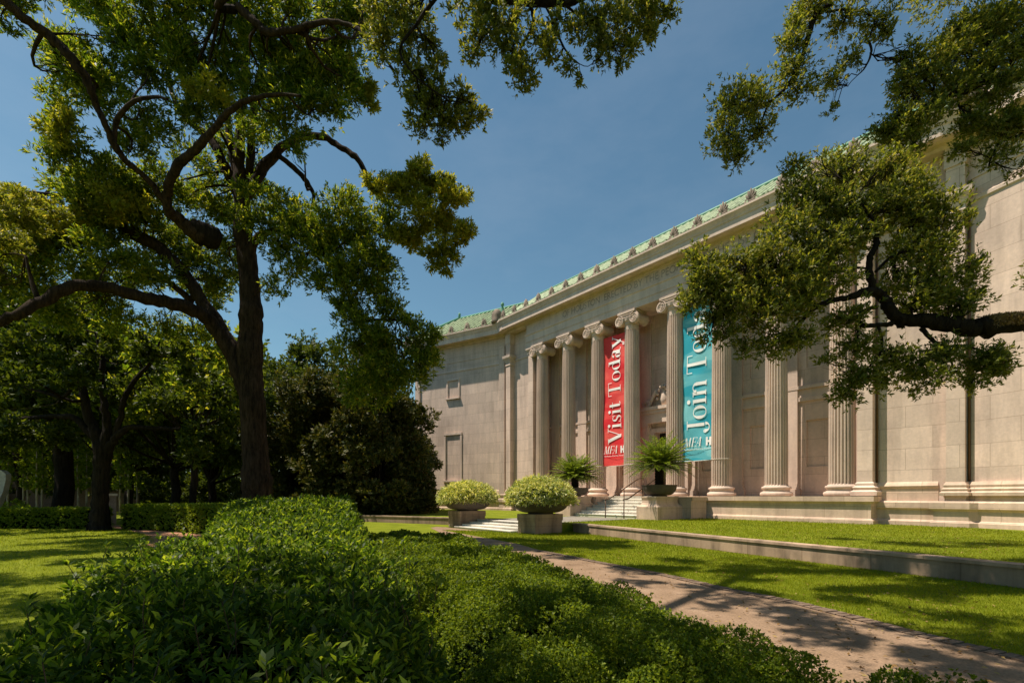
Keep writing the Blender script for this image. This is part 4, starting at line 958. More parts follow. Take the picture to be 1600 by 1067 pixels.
def simple_tree(X, Z, h, r, tw_, label, mat, leaf, group, lo=.42, trunkm=B_oak, name='shade_tree', lean=0, dens=1.0, n=14, cat='tree', flat=.42):
    b = c2w(X, Z, 0); limbs = []
    fork = h*lo*.8
    top = b + np.array([lean, lean*.5, h*.85])
    limbs.append(bez([(*(b - [0, 0, .1]), tw_*.75), (*(b + [0, 0, .4]), tw_*.55), (*(b + [lean*.2, .1, fork*.6]), tw_*.48), (*(b + [lean*.3, 0, fork]), tw_*.45), (*(b*.5 + top*.5), tw_*.28), (*top, .04)]))
    cls = []
    for k in range(n):
        a = 2*math.pi*k/n*2.4 + rng.random(); rr = r*(.35 + .55*rng.random()) if k > 2 else r*.2
        zc = h*(lo + (1-lo)*((.03 if lo < .05 else .1) + .82*rng.random()**(1.3 if lo < .05 else 1))); zc = min(zc, h*(1 - .25*(rr/r)**2))
        c = b + np.array([rr*math.cos(a) + lean*.4, rr*math.sin(a), zc])
        cls.append(c)
        f = b + np.array([lean*.25, 0, fork*(.8+.3*rng.random())])
        if k % 2 == 0: limbs.append(bez([(*f, tw_*.24), (*(f*.5+c*.5 + np.array([0, 0, -h*.03])), tw_*.13), (*c, .03)]))
    e = empty(name, b); tag(e, label, cat, group)
    T = MB(); [put_limb(T, L, 8) for L in limbs]
    T.v = [(x-b[0], y-b[1], z) for x, y, z in T.v]; T.build('trunk', trunkm, e, True)
    Q = []
    for c in cls:
        rc = r*(.34+.16*rng.random()); rad = np.array([rc, rc, max(rc*.6, h*(1-lo)*flat*.5)])
        ns = int(dens*2.5*math.pi*rad[0]*rad[2]/(.5*leaf[0]*leaf[1]*6)); _, pos, ax = clumped(c, rad, 8, max(ns, 10), .42)
        Q.append(whorls(pos, ax, 6, leaf[0], leaf[1], .9))
    quads('crown', np.concatenate(Q) - b, mat, e); return sum(len(q) for q in Q)
nt = 0
def at_u(u, Z): return (u-800)/F*Z
G = 'shade trees across the lawn'
B_T = [
    (97, 30, 14, 7.5, 1.0, 'thick forked dark trunk behind the low hedge, second from the left edge', .40, L_far),
    (-60, 27, 13, 8, .8, 'spreading tree mostly beyond the left edge, branches showing over the low hedge', .42, L_far),
    (30, 44, 15, 8, .6, 'tree with golden green foliage deep behind the pale slab', .30, L_main),
    (200, 42, 14, 7, .6, 'bushy tree right behind the brick gate pillar', .34, L_far),
    (272, 33, 11, 6, .55, 'low branched oak with a twin trunk above the clipped hedge', .38, L_far),
    (330, 40, 14, 7.5, .6, 'sunlit green tree between the oak and the thick trunk', .25, L_far),
    (300, 27, 10.5, 4.2, .35, 'tree with yellow green crown directly left of the thick trunk', .55, L_main),
    (440, 44, 15, 6, .5, 'slender crowned tree just right of the thick trunk', .15, L_far),
    (500, 48, 12.5, 5.5, .5, 'small tree low on the skyline between the trunk and the magnolia', .12, L_far),
    (120, 56, 17, 9, .7, 'tall tree far behind the forked trunk', .2, L_far),
    (250, 58, 17, 9, .7, 'tall tree far behind the twin trunked oak', .2, L_far),
    (0, 60, 17, 9, .7, 'tall tree far off at the left edge', .2, L_far),
    (390, 58, 16, 8, .7, 'far tree showing behind the thick trunk', .15, L_far),
    (-120, 50, 16, 9, .7, 'far tree beyond the left edge', .2, L_far),
]
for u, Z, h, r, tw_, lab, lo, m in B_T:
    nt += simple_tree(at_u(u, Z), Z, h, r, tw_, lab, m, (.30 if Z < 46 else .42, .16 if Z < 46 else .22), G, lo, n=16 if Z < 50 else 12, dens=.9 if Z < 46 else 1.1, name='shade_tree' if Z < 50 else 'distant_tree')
# magnolias by the wing, leafy to the ground
for u, Z, h, r, lab in [(520, 34, 11.0, 3.4, 'left dark magnolia leafy to the ground'), (590, 33, 12.2, 3.7, 'tallest dark magnolia, leafy to the ground beside the wing'), (622, 39, 11.0, 3.0, 'dark magnolia touching the museum wing'), (455, 37, 9.0, 3.2, 'olive green magnolia nearest the thick trunk')]:
    nt += simple_tree(at_u(u, Z), Z, h, r, .4, lab, L_mag, (.26, .11), 'magnolias beside the wing', .02, name='magnolia', n=40, dens=1.5, flat=.30)
# far-off wood that closes the view
far = []
for k in range(110):
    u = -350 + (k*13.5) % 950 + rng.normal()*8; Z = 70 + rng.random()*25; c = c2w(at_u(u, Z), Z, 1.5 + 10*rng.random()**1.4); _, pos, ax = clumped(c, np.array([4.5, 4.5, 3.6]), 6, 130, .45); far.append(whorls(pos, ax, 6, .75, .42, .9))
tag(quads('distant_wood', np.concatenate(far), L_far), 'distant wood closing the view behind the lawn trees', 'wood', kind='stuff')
for k in range(9):
    pass
und = []
for k in range(46):
    u = -60 + k*11.5; Z = 47 + rng.random()*10; c = c2w(at_u(u, Z), Z, 1.4 + 1.6*rng.random()); _, pos, ax = clumped(c, np.array([2.2, 2.2, 1.9]), 6, 110, .5); und.append(whorls(pos, ax, 6, .38, .2, .9))
tag(quads('undergrowth', np.concatenate(und), L_far), 'dark undergrowth filling the gaps behind the lawn trees', 'undergrowth', kind='stuff')
# slender young trees in a row beyond the hedge
slim = None
for k, u in enumerate([12, 36, 43, 58, 66, 84, 106, 122, 136, 188, 200, 214]):
    Z = 40 + (k % 3)*1.5; b = c2w(at_u(u, Z), Z, 0)
    if slim is None:
        e = empty('slender_tree', b); T = MB().tube([(0, 0, -.1), (.03, 0, 1.5), (0, .04, 3.5), (.02, 0, 6.5)], [.09, .075, .06, .02], 7); T.build('trunk', B_pale, e, True)
        Q = []
        for z in np.arange(2.4, 7, .5):
            _, pos, ax = clumped(np.array([0, 0, z]), np.array([.45, .45, .45]), 4, 26, .5); Q.append(whorls(pos, ax, 6, .2, .1, .9))
        quads('crown', np.concatenate(Q), L_hedge, e); slim = e; o = e
    else:
        o = slim.copy(); C.objects.link(o)
        for ch in slim.children: d = ch.copy(); C.objects.link(d); d.parent = o
        o.location = [float(c) for c in b]; o.rotation_euler = (0, 0, k*1.3)
    tag(o, 'slender pale stemmed young tree in the row beyond the low hedge', 'tree', 'slender young trees beyond the hedge')
print('tree quads', n1, n2, n3, n4, nt)

# ================================================================= HEDGES AND BEDS
def surf_bed(name, Xl, Xr, H, Z0, Z1, dens_fn, leaf_fn, per, mat, core_drop, label, cat, kind=None, axis_up=1.0, edge_h=.75, layers=3, spread=1.0, gap=.06):
    """leafy mass over a strip given in ground coordinates (X across, Z along the view)"""
    Q = []; zs_ = Z0
    while zs_ < Z1:
        dz = .25 + .05*zs_; z1 = min(Z1, zs_+dz); zm = (zs_+z1)/2
        xl, xr = Xl(zm), Xr(zm); area = (xr-xl)*(z1-zs_)
        n = int(dens_fn(zm)*area*layers)
        x = rng.uniform(xl, xr, n); z = rng.uniform(zs_, z1, n)
        # rounded shoulders
        gp = vn(x, z, .34, 41)*.6 + vn(x+9, z+4, .9, 42)*.4
        kp = rng.random(n) < np.clip((gp-.30)/.14, gap, 1); x = x[kp]; z = z[kp]; gp = gp[kp]; n = len(x)
        e = np.minimum(x-xl, xr-x); sh = np.clip(e/.45, 0, 1)**.5
        h = H(x, z)*(.12+.88*sh) + .12*(gp-.5)
        low = rng.random(n)**1.3*(.08+.22*(layers > 1)) * (h > .2)
        side = rng.random(n) < .18
        h2 = np.where(side & (e < .5), h*rng.random(n), h - low)
        Lf, Wf = leaf_fn(zm)
        wp_ = np.array([CX, CY])[None] + fw[None]*z[:, None] + rt[None]*x[:, None]
        cent = np.c_[wp_, h2]
        out = np.where(x - xl < xr - x, -1.0, 1.0)*(1-sh)
        ax = np.c_[rt[0]*out, rt[1]*out, np.full(n, axis_up)] + .45*rng.normal(size=(n, 3))
        Q.append(whorls(cent, ax, per, Lf, Wf, spread)); zs_ = z1
    # near-black inner mass: shade between the leaves put into its colour
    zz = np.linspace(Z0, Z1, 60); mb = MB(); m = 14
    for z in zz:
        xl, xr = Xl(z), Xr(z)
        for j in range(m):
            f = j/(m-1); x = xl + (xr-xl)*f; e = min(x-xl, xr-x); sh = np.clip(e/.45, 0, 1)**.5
            hh = max(0.0, float(H(np.array([x]), np.array([z]))[0])*(.12+.88*sh) - core_drop) if 0 < j < m-1 else -.02
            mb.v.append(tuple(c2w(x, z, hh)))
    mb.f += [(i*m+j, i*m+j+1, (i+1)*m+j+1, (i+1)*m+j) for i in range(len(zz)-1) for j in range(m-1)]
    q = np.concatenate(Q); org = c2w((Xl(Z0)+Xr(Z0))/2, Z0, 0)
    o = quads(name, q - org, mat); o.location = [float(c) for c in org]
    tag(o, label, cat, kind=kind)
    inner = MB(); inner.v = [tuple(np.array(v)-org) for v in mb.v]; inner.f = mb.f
    inner.build('gap_shade_core', M_gapshade, o, True)
    return o, len(q)
def interp(xs, ys): return lambda z: float(np.interp(z, xs, ys))
def vn(x, z, s, seed):   # smooth value noise
    r = np.random.default_rng(seed).random((64, 64)); X = (np.asarray(x)/s) % 63; Z = (np.asarray(z)/s) % 63
    i, j = X.astype(int), Z.astype(int); f, g = X-i, Z-j; f = f*f*(3-2*f); g = g*g*(3-2*g)
    return (r[i, j]*(1-f)+r[i+1, j]*f)*(1-g) + (r[i, j+1]*(1-f)+r[i+1, j+1]*f)*g
XLa = interp([0.9, 2.2, 3.3, 4.6, 6, 7.4, 9, 11, 12.8, 13.6, 15.5], [-2.7, -2.8, -3.4, -4.1, -4.7, -5.1, -5.7, -6.7, -7.9, -8.3, -7.9])
XRa = interp([0.9, 1.6, 3.1, 5.1, 7.5, 11, 14, 15.5, 16.5], [.30, .06, -.34, -1.0, -1.95, -3.2, -4.2, -4.9, -5.2])
def Ha(x, z):
    base = np.interp(z, [0.9, 3, 6, 8.5, 10.5, 12.3, 14, 15.5], [.86, .92, .98, 1.02, 1.10, 1.36, 1.44, 1.34])
    drop = np.clip((x - np.interp(z, [0.9, 6, 14], [-.6, -2.2, -5.6]))/np.interp(z, [1, 14], [2.2, 3.0]), 0, 1)*.28
    ld = np.clip((np.interp(z, [0.9, 2.2, 5.4, 9, 15], [-1.8, -2.3, -3.8, -5.0, -7.2]) - x)/1.5, 0, 1)*.20
    return base - drop - ld + .20*(vn(x, z, .55, 3)-.5) + .18*(vn(x, z, 1.4, 4)-.5)
oa, na = surf_bed('azalea_bed', XLa, XRa, Ha, 0.95, 15.5, lambda z: 210 if z < 3 else max(55, 210*(3/z)**1.1), lambda z: ((.062, .021) if z < 3.5 else (.062+.0052*(z-3.5), .022+.0020*(z-3.5))), 7, L_azal, .30,
    'deep mass of glossy azalea shrubs filling the lower left foreground', 'shrub bed', 'stuff', layers=3)
# upright shoots that stand above the near mass
Q = []; st = MB()
for _ in range(150):
    z = rng.uniform(1.3, 6.5); x = rng.uniform(XLa(z)+.2, XRa(z)-.1)
    h = float(Ha(np.array([x]), np.array([z]))[0]); b = c2w(x, z, h-.12); t = b + np.array([*(rng.normal(size=2)*.035), .12+rng.random()*.14])
    st.tube([b, (b+t)/2 + rng.normal(size=3)*.006, t], [.003, .0025, .002], 5, False)
    Q.append(whorls(t[None], np.array([[0, 0, 1.0]]), 8, .066, .023, 1.0)); Q.append(whorls(((b+t)/2)[None], np.array([[0, 0, 1.0]]), 5, .056, .02, 1.2))
org = np.array(oa.location)
quads('young_shoots', np.concatenate(Q) - org, L_azal, oa)
st.v = [tuple(np.array(v)-org) for v in st.v]; st.build('shoot_stems', M_bronze, oa)

XLb = lambda z: XRa(z) + .06
XRb = interp([1.2, 2.0, 2.6, 3.2, 4.2, 5.5, 7.5, 9.5, 11.5, 13.5, 16.5], [2.9, 2.85, 2.65, 2.3, 1.95, 1.6, 1.15, .5, -.2, -.95, -2.5])
def Hb(x, z):
    base = np.interp(z, [1.2, 4, 8, 13.5, 16.5], [.60, .58, .50, .42, .34])
    lump = vn(x*.8 + z*.35, z*1.0 - x*.3, .62, 9)
    grooves = -.20*np.exp(-((lump-.36)/.085)**2)
    return base + grooves + .13*(vn(x, z, .9, 11)-.5) + .05*(vn(x, z, .25, 12)-.5)
ob_, nb = surf_bed('boxwood_hedge', XLb, XRb, Hb, 1.2, 16.4, lambda z: 1500 if z < 3.5 else max(260, 1500*(3.5/z)**1.5), lambda z: ((.022, .0125) if z < 3.5 else (.022+.0034*(z-3.5), .0125+.0019*(z-3.5))), 6, L_box, .40,
    'low clipped small leaved boxwood hedge between the azaleas and the walk', 'hedge', None, layers=3, spread=1.1, gap=.38)
print('bed quads', na, nb)

def hedge(pts, w, h, label, leaf=(.085, .045), dens=170, h2=None):
    """clipped hedge along a ground polyline"""
    b = np.array([*pts[0], 0.]); h2 = h2 or h
    e = empty('clipped_hedge', b); tag(e, label, 'hedge', 'clipped hedges by the lawn')
    Q = []; core = MB(); tot = len(pts)-1
    for i in range(tot):
        a, c = np.array(pts[i], float), np.array(pts[i+1], float); L = np.linalg.norm(c-a); t = (c-a)/L; nn = np.array([t[1], -t[0]])
        ha, hc = h+(h2-h)*i/tot, h+(h2-h)*(i+1)/tot
        core.add([(*(a+nn*(w/2-.1)), 0), (*(c+nn*(w/2-.1)), 0), (*(c-nn*(w/2-.1)), 0), (*(a-nn*(w/2-.1)), 0), (*(a+nn*(w/2-.18)), ha-.12), (*(c+nn*(w/2-.18)), hc-.12), (*(c-nn*(w/2-.18)), hc-.12), (*(a-nn*(w/2-.18)), ha-.12)],
                 [(3,2,1,0), (4,5,6,7), (0,1,5,4), (1,2,6,5), (2,3,7,6), (3,0,4,7)])
        for face in range(3):
            if face == 0:
                n = int(L*w*dens); s = rng.random(n)*L; o_ = (rng.random(n)-.5)*w; z = ha+(hc-ha)*s/L - .04 - .07*rng.random(n) - .10*(np.abs(o_)*2/w)**4; ax = np.c_[np.zeros((n, 2)), np.ones(n)]
            else:
                sg = 1 if face == 1 else -1; n = int(L*h*dens*.9); s = rng.random(n)*L; z = rng.random(n)**.8*(ha+(hc-ha)*s/L); o_ = sg*(w/2 - .04 - .07*rng.random(n)); ax = np.c_[np.tile(nn*sg, (n, 1)), .4*np.ones(n)]
            o_ = o_ + .10*(vn(s+i*3, z*1.0, .6, 21)-.5); z = z + .08*(vn(s+i*5, o_+5, .8, 22)-.5)*(face == 0)
            p = a[None] + t[None]*s[:, None] + nn[None]*o_[:, None]
            Q.append(whorls(np.c_[p, z], ax + .5*rng.normal(size=(n, 3)), 6, leaf[0], leaf[1], 1.0))
    core.v = [tuple(np.array(v)-b) for v in core.v]; core.build('shade_filler', M_gapshade, e)  # core coloured as the shade behind the hedge leaves
    quads('foliage', np.concatenate(Q)-b, L_hedge, e); return sum(len(q) for q in Q)
nh = hedge([c2w(-30, 24.2)[:2], c2w(-24, 24.0)[:2], c2w(-19.9, 23.8)[:2]], 1.5, .98, 'low straight clipped hedge along the far side of the lawn at the left edge', (.10, .055), 130)
nh += hedge([onz(186, 826, 0)[:2] + np.array([.0, .9]), onz(235, 828, 0)[:2] + np.array([0, .9]), onz(290, 832, 0)[:2]+np.array([0, .9]), onz(345, 838, 0)[:2]+np.array([0, .9])], 2.0, 1.15, 'taller rounded clipped hedge behind the brick path', (.085, .045), 150, 1.25)
nh += hedge([c2w(-17.2, 25.5)[:2], c2w(-16.0, 31)[:2]], 1.2, 1.1, 'hedge section running back from the brick gate pillar', (.10, .055), 110)

# mounded planting in the lower bowls
def mound(c, r, h, label):
    n = 3400; u_ = rng.random(n); th = rng.random(n)*2*math.pi; ph = np.arccos(1 - u_*1.12)
    d = np.c_[np.sin(ph)*np.cos(th), np.sin(ph)*np.sin(th), np.cos(ph)]
    wob = 1 + .16*(vn(th*1.6+2+c[0], ph*2+1, .6, 31)-.5) + .06*rng.normal(size=n)
    pos = d*np.array([r, r, h])*wob[:, None]*(.9+.1*rng.random((n, 1)))
    pos[:, 2] = np.where(pos[:, 2] < 0, pos[:, 2]*1.6, pos[:, 2])
    droop = np.c_[d[:, :2]*.9, d[:, 2]*.9 - .25]
    q = whorls(pos, droop, 5, .17, .038, .75)
    o = quads('mounded_shrub', q, L_mound); o.location = c
    tag(o, label, 'plant', 'mounded plants in bowls')
    MB().lathe([(.5, -.2), (r*.86, .0), (r*.84, h*.3), (r*.62, h*.68), (r*.3, h*.86), (.02, h*.9)], 24).build('shade_filler', M_gapshade, o, True)  # filler dome coloured as the shade inside the mound
    return len(q)
mound((-2.79, -11.52, 1.38), 1.38, .80, 'yellow green variegated mound in the farther bowl left of the garden steps')
mound((2.79, -11.52, 1.38), 1.34, .86, 'yellow green variegated mound in the nearer bowl right of the garden steps')

def cycad(c, R_, trunk_h, label, seed):
    rg = np.random.default_rng(seed); e = empty('cycad', c); tag(e, label, 'palm', 'cycads in bowls')
    T = MB(); prof = []
    for k in range(int(trunk_h/.07)+1): z = k*.07; prof += [(.20+.02*(k % 2), z), (.24, z+.035)]
    T.lathe(prof + [(.1, trunk_h+.1)], 14); T.build('trunk', B_oak, e)
    Q = []; rach = MB(); nf = 104
    for k in range(nf):
        az = k*2.399 + rg.normal()*.1; el = R(78)*(1-(k/nf)**.8)*1.0 - R(9)*(k/nf)
        L = R_*(.86+.22*rg.random())*1.32; t = np.linspace(0, 1, 16)
        ang = el - (t**1.5)*R(22+20*rg.random())
        dr = np.cumsum(np.cos(ang))*L/16; dz = np.cumsum(np.sin(ang))*L/16
        hx, hy = math.cos(az), math.sin(az)
        pts = np.c_[hx*dr + hx*.08, hy*dr + hy*.08, trunk_h + .02 + dz]
        rach.tube(pts[::3], [.012, .010, .008, .006, .004, .003][:len(pts[::3])], 4, False)
        m = 46; tt = np.linspace(.10, .99, m); P_ = np.c_[np.interp(tt, t, pts[:, 0]), np.interp(tt, t, pts[:, 1]), np.interp(tt, t, pts[:, 2])]
        fwd = unit(np.gradient(P_, axis=0)); side = np.cross(fwd, np.array([0, 0, 1.0])); side = unit(side); up_ = np.cross(side, fwd)
        ll = .27*np.sin(np.clip(tt*1.05, 0, 1)**.7*math.pi)**.6 + .03
        for sg in (-1, 1):
            d = side*sg*1.0 + fwd*.55 + up_*.22 + .06*rg.normal(size=(m, 3))
            Q.append(leaves(P_, d, ll, .034, .08, np.tile([0, 0, 1.0], (m, 1))))
    rach.build('frond_stalks', M_bronze, e); quads('fronds', np.concatenate(Q), L_cycad, e)
cycad((3.0, -3.6, 2.05), 1.42, .98, 'larger looking cycad palm in the bowl right of the entrance stairs', 1)
cycad((-3.0, -3.6, 1.98), 1.30, .68, 'cycad palm in the bowl left of the entrance stairs, behind the mound', 2)

# ================================================================= BANNERS
def glyph(mb, ch, x, s):
    """high-contrast roman letters from thick stems, hairlines and bowls; returns advance. mb gets quads in (x, y)"""
    T, Hn = .125*s, .032*s; xh = .62*s; cap = .92*s
    def bar(x0, y0, x1, y1): mb.append([(x0, y0), (x1, y0), (x1, y1), (x0, y1)])
    def dia(x0, y0, x1, y1, w): mb.append([(x0, y0), (x0+w, y0), (x1+w, y1), (x1, y1)])
    def serif(xc, y, w): bar(xc-w/2, y, xc+w/2, y+Hn)
    def bowl_(cx, cy, rx, ry, a0=0, a1=360, thick=T):
        n = 28; al = np.radians(np.linspace(a0, a1, n+1))
        o = [(cx+rx*math.cos(a), cy+ry*math.sin(a)) for a in al]
        i = [(cx+(rx-(Hn+(thick-Hn)*abs(math.cos(a))**1.5))*math.cos(a), cy+(ry-Hn)*math.sin(a)) for a in al]
        for k in range(n): mb.append([o[k], o[k+1], i[k+1], i[k]])
    if ch == 'V':
        dia(x+.34*s, 0, x+.06*s, cap, .17*s); dia(x+.40*s, 0, x+.70*s, cap, .04*s); serif(x+.14*s, cap-Hn, .3*s); serif(x+.72*s, cap-Hn, .24*s); return .80*s
    if ch == 'i': bar(x+.08*s, 0, x+.08*s+T, xh); serif(x+.15*s, 0, .28*s); bar(x+.02*s, xh-Hn, x+.1*s, xh); bowl_(x+.15*s, .84*s, .085*s, .085*s, 0, 360, .08*s); mb.append([(x+.09*s, .79*s), (x+.21*s, .79*s), (x+.21*s, .89*s), (x+.09*s, .89*s)]); return .32*s
    if ch == 's':
        bowl_(x+.20*s, xh*.72, .15*s, xh*.28, 40, 270, .10*s); bowl_(x+.20*s, xh*.27, .16*s, xh*.28, -140, 90, .10*s); dia(x+.27*s, xh*.28, x+.06*s, xh*.62, .10*s); bar(x+.33*s, xh*.72, x+.36*s, xh); bar(x+.03*s, 0, x+.06*s, xh*.28); return .42*s
    if ch == 't': bar(x+.08*s, .06*s, x+.08*s+T, .84*s); bar(x, xh-Hn, x+.32*s, xh); bowl_(x+.21*s, .12*s, .13*s, .12*s, 180, 340, .08*s); return .36*s
    if ch == 'T': bar(x+.30*s, 0, x+.30*s+T, cap); serif(x+.375*s, 0, .34*s); bar(x+.02*s, cap-Hn, x+.73*s, cap); bar(x+.02*s, cap-.26*s, x+.05*s, cap); bar(x+.70*s, cap-.26*s, x+.73*s, cap); return .76*s
    if ch == 'o': bowl_(x+.28*s, xh/2, .26*s, xh/2+.01*s); return .57*s
    if ch == 'd': bowl_(x+.25*s, xh/2, .23*s, xh/2+.01*s); bar(x+.38*s, 0, x+.38*s+T, cap); bar(x+.28*s, cap-Hn, x+.4*s, cap); serif(x+.55*s, 0, .12*s); return .62*s
    if ch == 'a': bowl_(x+.18*s, .17*s, .16*s, .18*s); bar(x+.30*s, .03*s, x+.30*s+T, xh*.8); bowl_(x+.24*s, xh*.68, .20*s, xh*.33, 0, 165, .13*s); bowl_(x+.48*s, .06*s, .08*s, .07*s, 180, 340, .05*s); return .56*s
    if ch == 'y': dia(x+.26*s, 0, x+.03*s, xh, .15*s); dia(x+.13*s, -.26*s, x+.52*s, xh, .04*s); bowl_(x+.12*s, -.20*s, .08*s, .08*s, 0, 360, .07*s); serif(x+.1*s, xh-Hn, .24*s); serif(x+.53*s, xh-Hn, .18*s); return .60*s
    if ch == 'J': bar(x+.30*s, .1*s, x+.30*s+T, cap); serif(x+.37*s, cap-Hn, .34*s); bowl_(x+.25*s, .06*s, .20*s, .2*s, 180, 360, .12*s); bowl_(x+.10*s, .06*s, .07*s, .08*s, 0, 360, .06*s); return .56*s
    if ch == 'n': bar(x+.06*s, 0, x+.06*s+T, xh); serif(x+.12*s, 0, .20*s); bar(x-.01*s, xh-Hn, x+.1*s, xh); bowl_(x+.34*s, xh*.66, .21*s, xh*.34, 0, 170, .13*s); bar(x+.425*s, 0, x+.55*s, xh*.67); serif(x+.49*s, 0, .20*s); return .66*s
    return .30*s
def banner(x0, x1, z0, z1, words, mat, label, seed):
    xc = (x0+x1)/2; W = x1-x0; Hh = z1-z0
    e = empty('banner', (xc, -.02, z0)); tag(e, label, 'banner', 'vertical banners between the columns')
    nx, nz = 10, 60
    def yy(x, z): return .045*math.sin(x*2.1+seed) * math.sin(z*.7+seed) + .022*math.sin(z*2.3+x*3+seed) + .006*math.sin(z*5.1-x*4)
    vs = [(-W/2+W*i/nx, yy(-W/2+W*i/nx, Hh*j/nz), Hh*j/nz) for j in range(nz+1) for i in range(nx+1)]
    fs = [(j*(nx+1)+i, j*(nx+1)+i+1, (j+1)*(nx+1)+i+1, (j+1)*(nx+1)+i) for j in range(nz) for i in range(nx)]
    m = MB().add(vs, fs); m.build('cloth', mat, e, True)
    def put(polys, fn, name):
        q = MB()
        for p in polys:
            pts = [fn(*a) for a in p]; q.add([(x, yy(x, z)-.04, z) for x, z in pts], [(0, 1, 2, 3)])
        q.build(name, M_white, e)
    # words climb from bottom to top
    def word(w, zstart, s):
        g = []; adv = 0
        for ch in w: adv += glyph(g, ch, adv, s)
        sc = 1.0
        put(g, lambda x, y: (.56 - y, zstart + x*KX), 'lettering'); return adv*KX
    return e, word, put, W
zb = 3.52; KX = 1.0
e, word, put, W = banner(-3.86, -2.08, zb, 12.0, None, M_red, 'red vertical banner reading Visit Today between two columns', 0.4)
s = 1.12; KX = 1.11
a = word('Visit', 1.42, s); word('Today', 1.42+a+.34, s)
def foot(e, put, W):
    g = []
    # bold block H
    for r_ in ([(0, 0), (.11, 0), (.11, .46), (0, .46)], [(.20, 0), (.31, 0), (.31, .46), (.20, .46)], [(.10, .17), (.21, .17), (.21, .29), (.10, .29)]): g.append([(x+W/2-.36, z+.80) for x, z in r_])
    put(g, lambda x, z: (x, z), 'block_letter')
    g = []; sh = .26; Hc = .50
    def st(x0, y0, x1, y1, w): g.append([(x0+sh*y0, y0), (x0+w+sh*y0, y0), (x1+w+sh*y1, y1), (x1+sh*y1, y1)])
    st(.02, 0, .02, Hc, .02); st(.30, 0, .30, Hc, .07); st(.03, Hc, .17, 0, .06); st(.17, 0, .31, Hc, .02); st(-.03, 0, -.03, .02, .12); st(.25, 0, .25, .02, .17)
    st(.50, 0, .50, Hc, .07); st(.46, 0, .46, .02, .16); st(.48, Hc-.02, .48, Hc, .32); st(.55, .24, .55, .26, .16); st(.78, Hc-.12, .78, Hc, .02); st(.70, .19, .70, .31, .02)
    st(.76, 0, .98, Hc, .02); st(1.02, 0, .97, Hc, .07); st(.84, .16, .84, .18, .18); st(.72, 0, .72, .02, .13); st(.97, 0, .97, .02, .17)
    put([[(x*.92-W/2+.08, z+.80) for x, z in p] for p in g], lambda x, z: (x, z), 'lettering')
    t2 = text('The Museum of Fine Arts, Houston', .125, M_white, e, (-W/2+.08, -.05, .60), ext=.002, name='small_lettering'); bpy.context.view_layer.update(); t2.scale = ((W-.16)/max(.1, t2.dimensions[0]), 1, 1)
foot(e, put, W)
def straps(e, xs, x0, x1, z):
    ox = e.location.x
    for k, x in enumerate(xs):
        MB().tube([(x-ox+.53*math.cos(t), .02+.53*math.sin(t), z-zb) for t in np.linspace(0, 2*math.pi, 33)], .014, 6, False).build('strap', M_rope, e, True)
    MB().tube([(x0-ox-.1, 0, z-zb), (x1-ox+.1, 0, z-zb)], .02, 8).build('batten', M_rope, e, True)
straps(e, [-1.55*S, -.55*S], -3.86, -2.08, zb-.02)
e, word, put, W = banner(2.07, 3.86, zb, 12.25, None, M_teal, 'turquoise vertical banner reading Join Today between two columns', 1.9)
KX = 1.13; a = word('Join', 1.46, s*1.14); word('Today', 1.46+a+.36, s*1.14)
foot(e, put, W)
straps(e, [.55*S, 1.55*S], 2.07, 3.86, zb-.02)

# ================================================================= FAR LEFT BITS
pp = c2w(at_u(173, 27), 27, 0)
e = empty('gate_pillar', pp); tag(e, 'square brick gate pillar with pale cap between two hedges', 'pillar')
MB().box(-.24, .24, -.24, .24, 0, 1.55).build('shaft', M_pillar, e); MB().box(-.30, .30, -.30, .30, 1.55, 1.68).build('cap', M_trim, e)
q = c2w(-52, 50, 0)
e = empty('garden_wall', q); tag(e, 'low brownish pink wall far behind the slender trees', 'wall')
fwv = MB(); d = np.array([rt[0], rt[1]]); p0 = np.zeros(2); p1 = d*14; nn = np.array([-d[1], d[0]])*.3
fwv.add([(*p0, 0), (*p1, 0), (*(p1+nn), 0), (*(p0+nn), 0), (*p0, 3.0), (*p1, 3.0), (*(p1+nn), 3.0), (*(p0+nn), 3.0)], [(3,2,1,0), (4,5,6,7), (0,1,5,4), (1,2,6,5), (2,3,7,6), (3,0,4,7)]); fwv.build('wall_face', M_farwall, e)
q = c2w(at_u(-4, 27), 27, 0)
vs = []; 
for z, x in [(0, -.6), (.6, -.25), (1.2, .05), (1.8, .3), (2.4, .45), (2.75, .45), (2.95, .2), (3.0, -.4)]: vs.append((x, z))
n = len(vs); mb = MB(); t3 = np.array([rt[0], rt[1]]); f3 = fw*.3
poly_ = vs + [(-2.0, 3.0), (-2.0, 0)]
P_ = [(t3[0]*x, t3[1]*x, z) for x, z in poly_]; m = len(P_)
mb.add(P_ + [(x+f3[0], y+f3[1], z) for x, y, z in P_], [tuple(range(m)), tuple(range(2*m-1, m-1, -1))] + [(i, m+i, m+(i+1) % m, (i+1) % m) for i in range(m)])
o = mb.build('stone_slab', M_farpale, None); o.location = [float(c) for c in q]; tag(o, 'pale curved slab standing beyond the hedge at the left edge', 'sculpture')
c = c2w(at_u(29, 30), 30, 0); _, pos, ax = clumped(np.array([0, 0, .75]), np.array([.8, .8, .7]), 10, 120, .4)
o = quads('round_shrub', whorls(pos, ax, 6, .14, .07), L_hedge); o.location = [float(v) for v in c]; tag(o, 'small olive round shrub behind the low hedge near the pale slab', 'shrub')

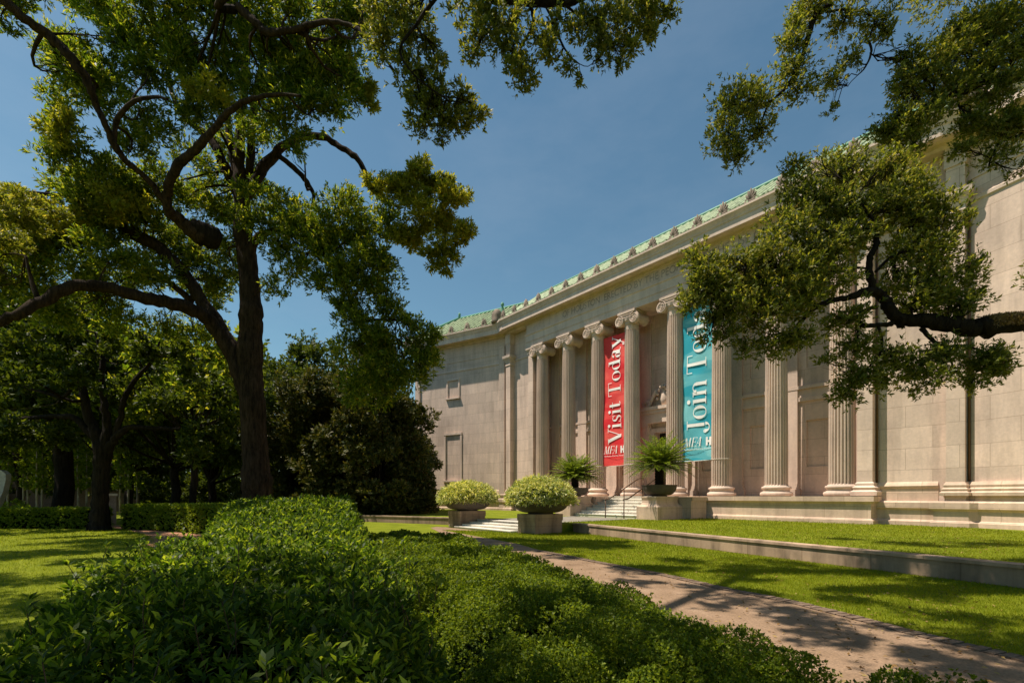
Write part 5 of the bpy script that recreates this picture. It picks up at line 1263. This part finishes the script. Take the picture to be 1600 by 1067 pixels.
# ================================================================= GRASS
def grass(name, poly_w, z, dens, label, hgt=.05, Zmax=30):
    P_ = np.array(poly_w, float); lo, hi = P_.min(0), P_.max(0); f = inpoly(poly_w)
    area = (hi-lo).prod(); n = int(area*dens); pts = lo + rng.random((n, 2))*(hi-lo)
    # vectorised inside test
    inside = np.zeros(n, bool); j = len(P_)-1
    for i in range(len(P_)):
        c = ((P_[i, 1] > pts[:, 1]) != (P_[j, 1] > pts[:, 1])) & (pts[:, 0] < (P_[j, 0]-P_[i, 0])*(pts[:, 1]-P_[i, 1])/(P_[j, 1]-P_[i, 1]+1e-9)+P_[i, 0]); inside ^= c; j = i
    pts = pts[inside]; rel = pts - np.array([CX, CY]); Zd = rel @ fw; Xd = rel @ rt
    keep = (Zd > 2.5) & (Zd < Zmax) & (np.abs(Xd) < 1.12*Zd) & (rng.random(len(pts)) < np.clip((8/np.maximum(Zd, 1))**1.6, .03, 1))
    pts = pts[keep]; Zd = Zd[keep]; n = len(pts); w = .006*np.clip(Zd/8, 1, 4)**.9; h = hgt*(.6+.8*rng.random(n))*np.clip(Zd/14, 1, 1.4)
    d = np.c_[rng.normal(size=(n, 2))*.5, np.ones(n)]
    q = leaves(np.c_[pts, np.full(n, z-.004)], d, h, w, .15)
    o = quads(name, q, L_grass); tag(o, label, 'grass', kind='stuff'); return n
wl_ = [tuple(p) for p in walk_r[1:]]
ng = grass('grass', wl_ + [(1.2, -12.2), (3.34, -12.2), (3.4, -10.5)] + [tuple(p + np.array([0, -.06])) for p in RW[:3]] + [tuple(c2w(14, 3)[:2])], 0, 1900, 'short green grass of the lower lawn right of the walk', .05)
ng += grass('grass', [tuple(p + np.array([.0, .34])) for p in RW[:3]] + [(20, -7), (14.2, -.6), (4, -1.3), (3.9, -4.9), (2.4, -5.2), (2.35, -10.2)], .36, 700, 'short green grass of the raised lawn along the museum base', .055)
ng += grass('grass', [tuple(c2w(x, z)[:2]) for x, z in [(-3.2, 2.5), (-9.5, 13), (-13, 18), (-17.5, 22.5), (-30, 23), (-30, 12), (-8, 2.5)]], 0, 600, 'short green grass of the shaded lawn at the left', .05)
print('grass', ng)

# fallen leaves on the lawn, walk and raised lawn
n = 2600; Zl = 3 + 17*rng.random(n)**1.2; Xl_ = rng.uniform(-.2, 1.0, n)*Zl
pw = np.array([CX, CY])[None] + fw[None]*Zl[:, None] + rt[None]*Xl_[:, None]
zz_ = np.full(n, .016)
line = (pw[:, 1] > -10.0 - .245*(pw[:, 0]-3.4)) & (pw[:, 0] > 3.6) & (pw[:, 1] < -1.5)
zz_ = np.where(line, .376, zz_); ok = line | (pw[:, 1] < -10.5 - .245*(pw[:, 0]-3.4))
d_ = np.c_[rng.normal(size=(n, 2)), .25*rng.normal(size=n)]
q = leaves(np.c_[pw, zz_ + .012][ok], d_[ok], .055, .024, .2, np.tile([0, 0, 1.0], (int(ok.sum()), 1)))
tag(quads('fallen_leaves', q, leafmat('dry fallen leaves', [(.10, .05, .02), (.22, .13, .05), (.34, .25, .10)], .1, .8, .1)), 'scattered dry oak leaves lying on the lawns and walk', 'leaf litter', kind='stuff')
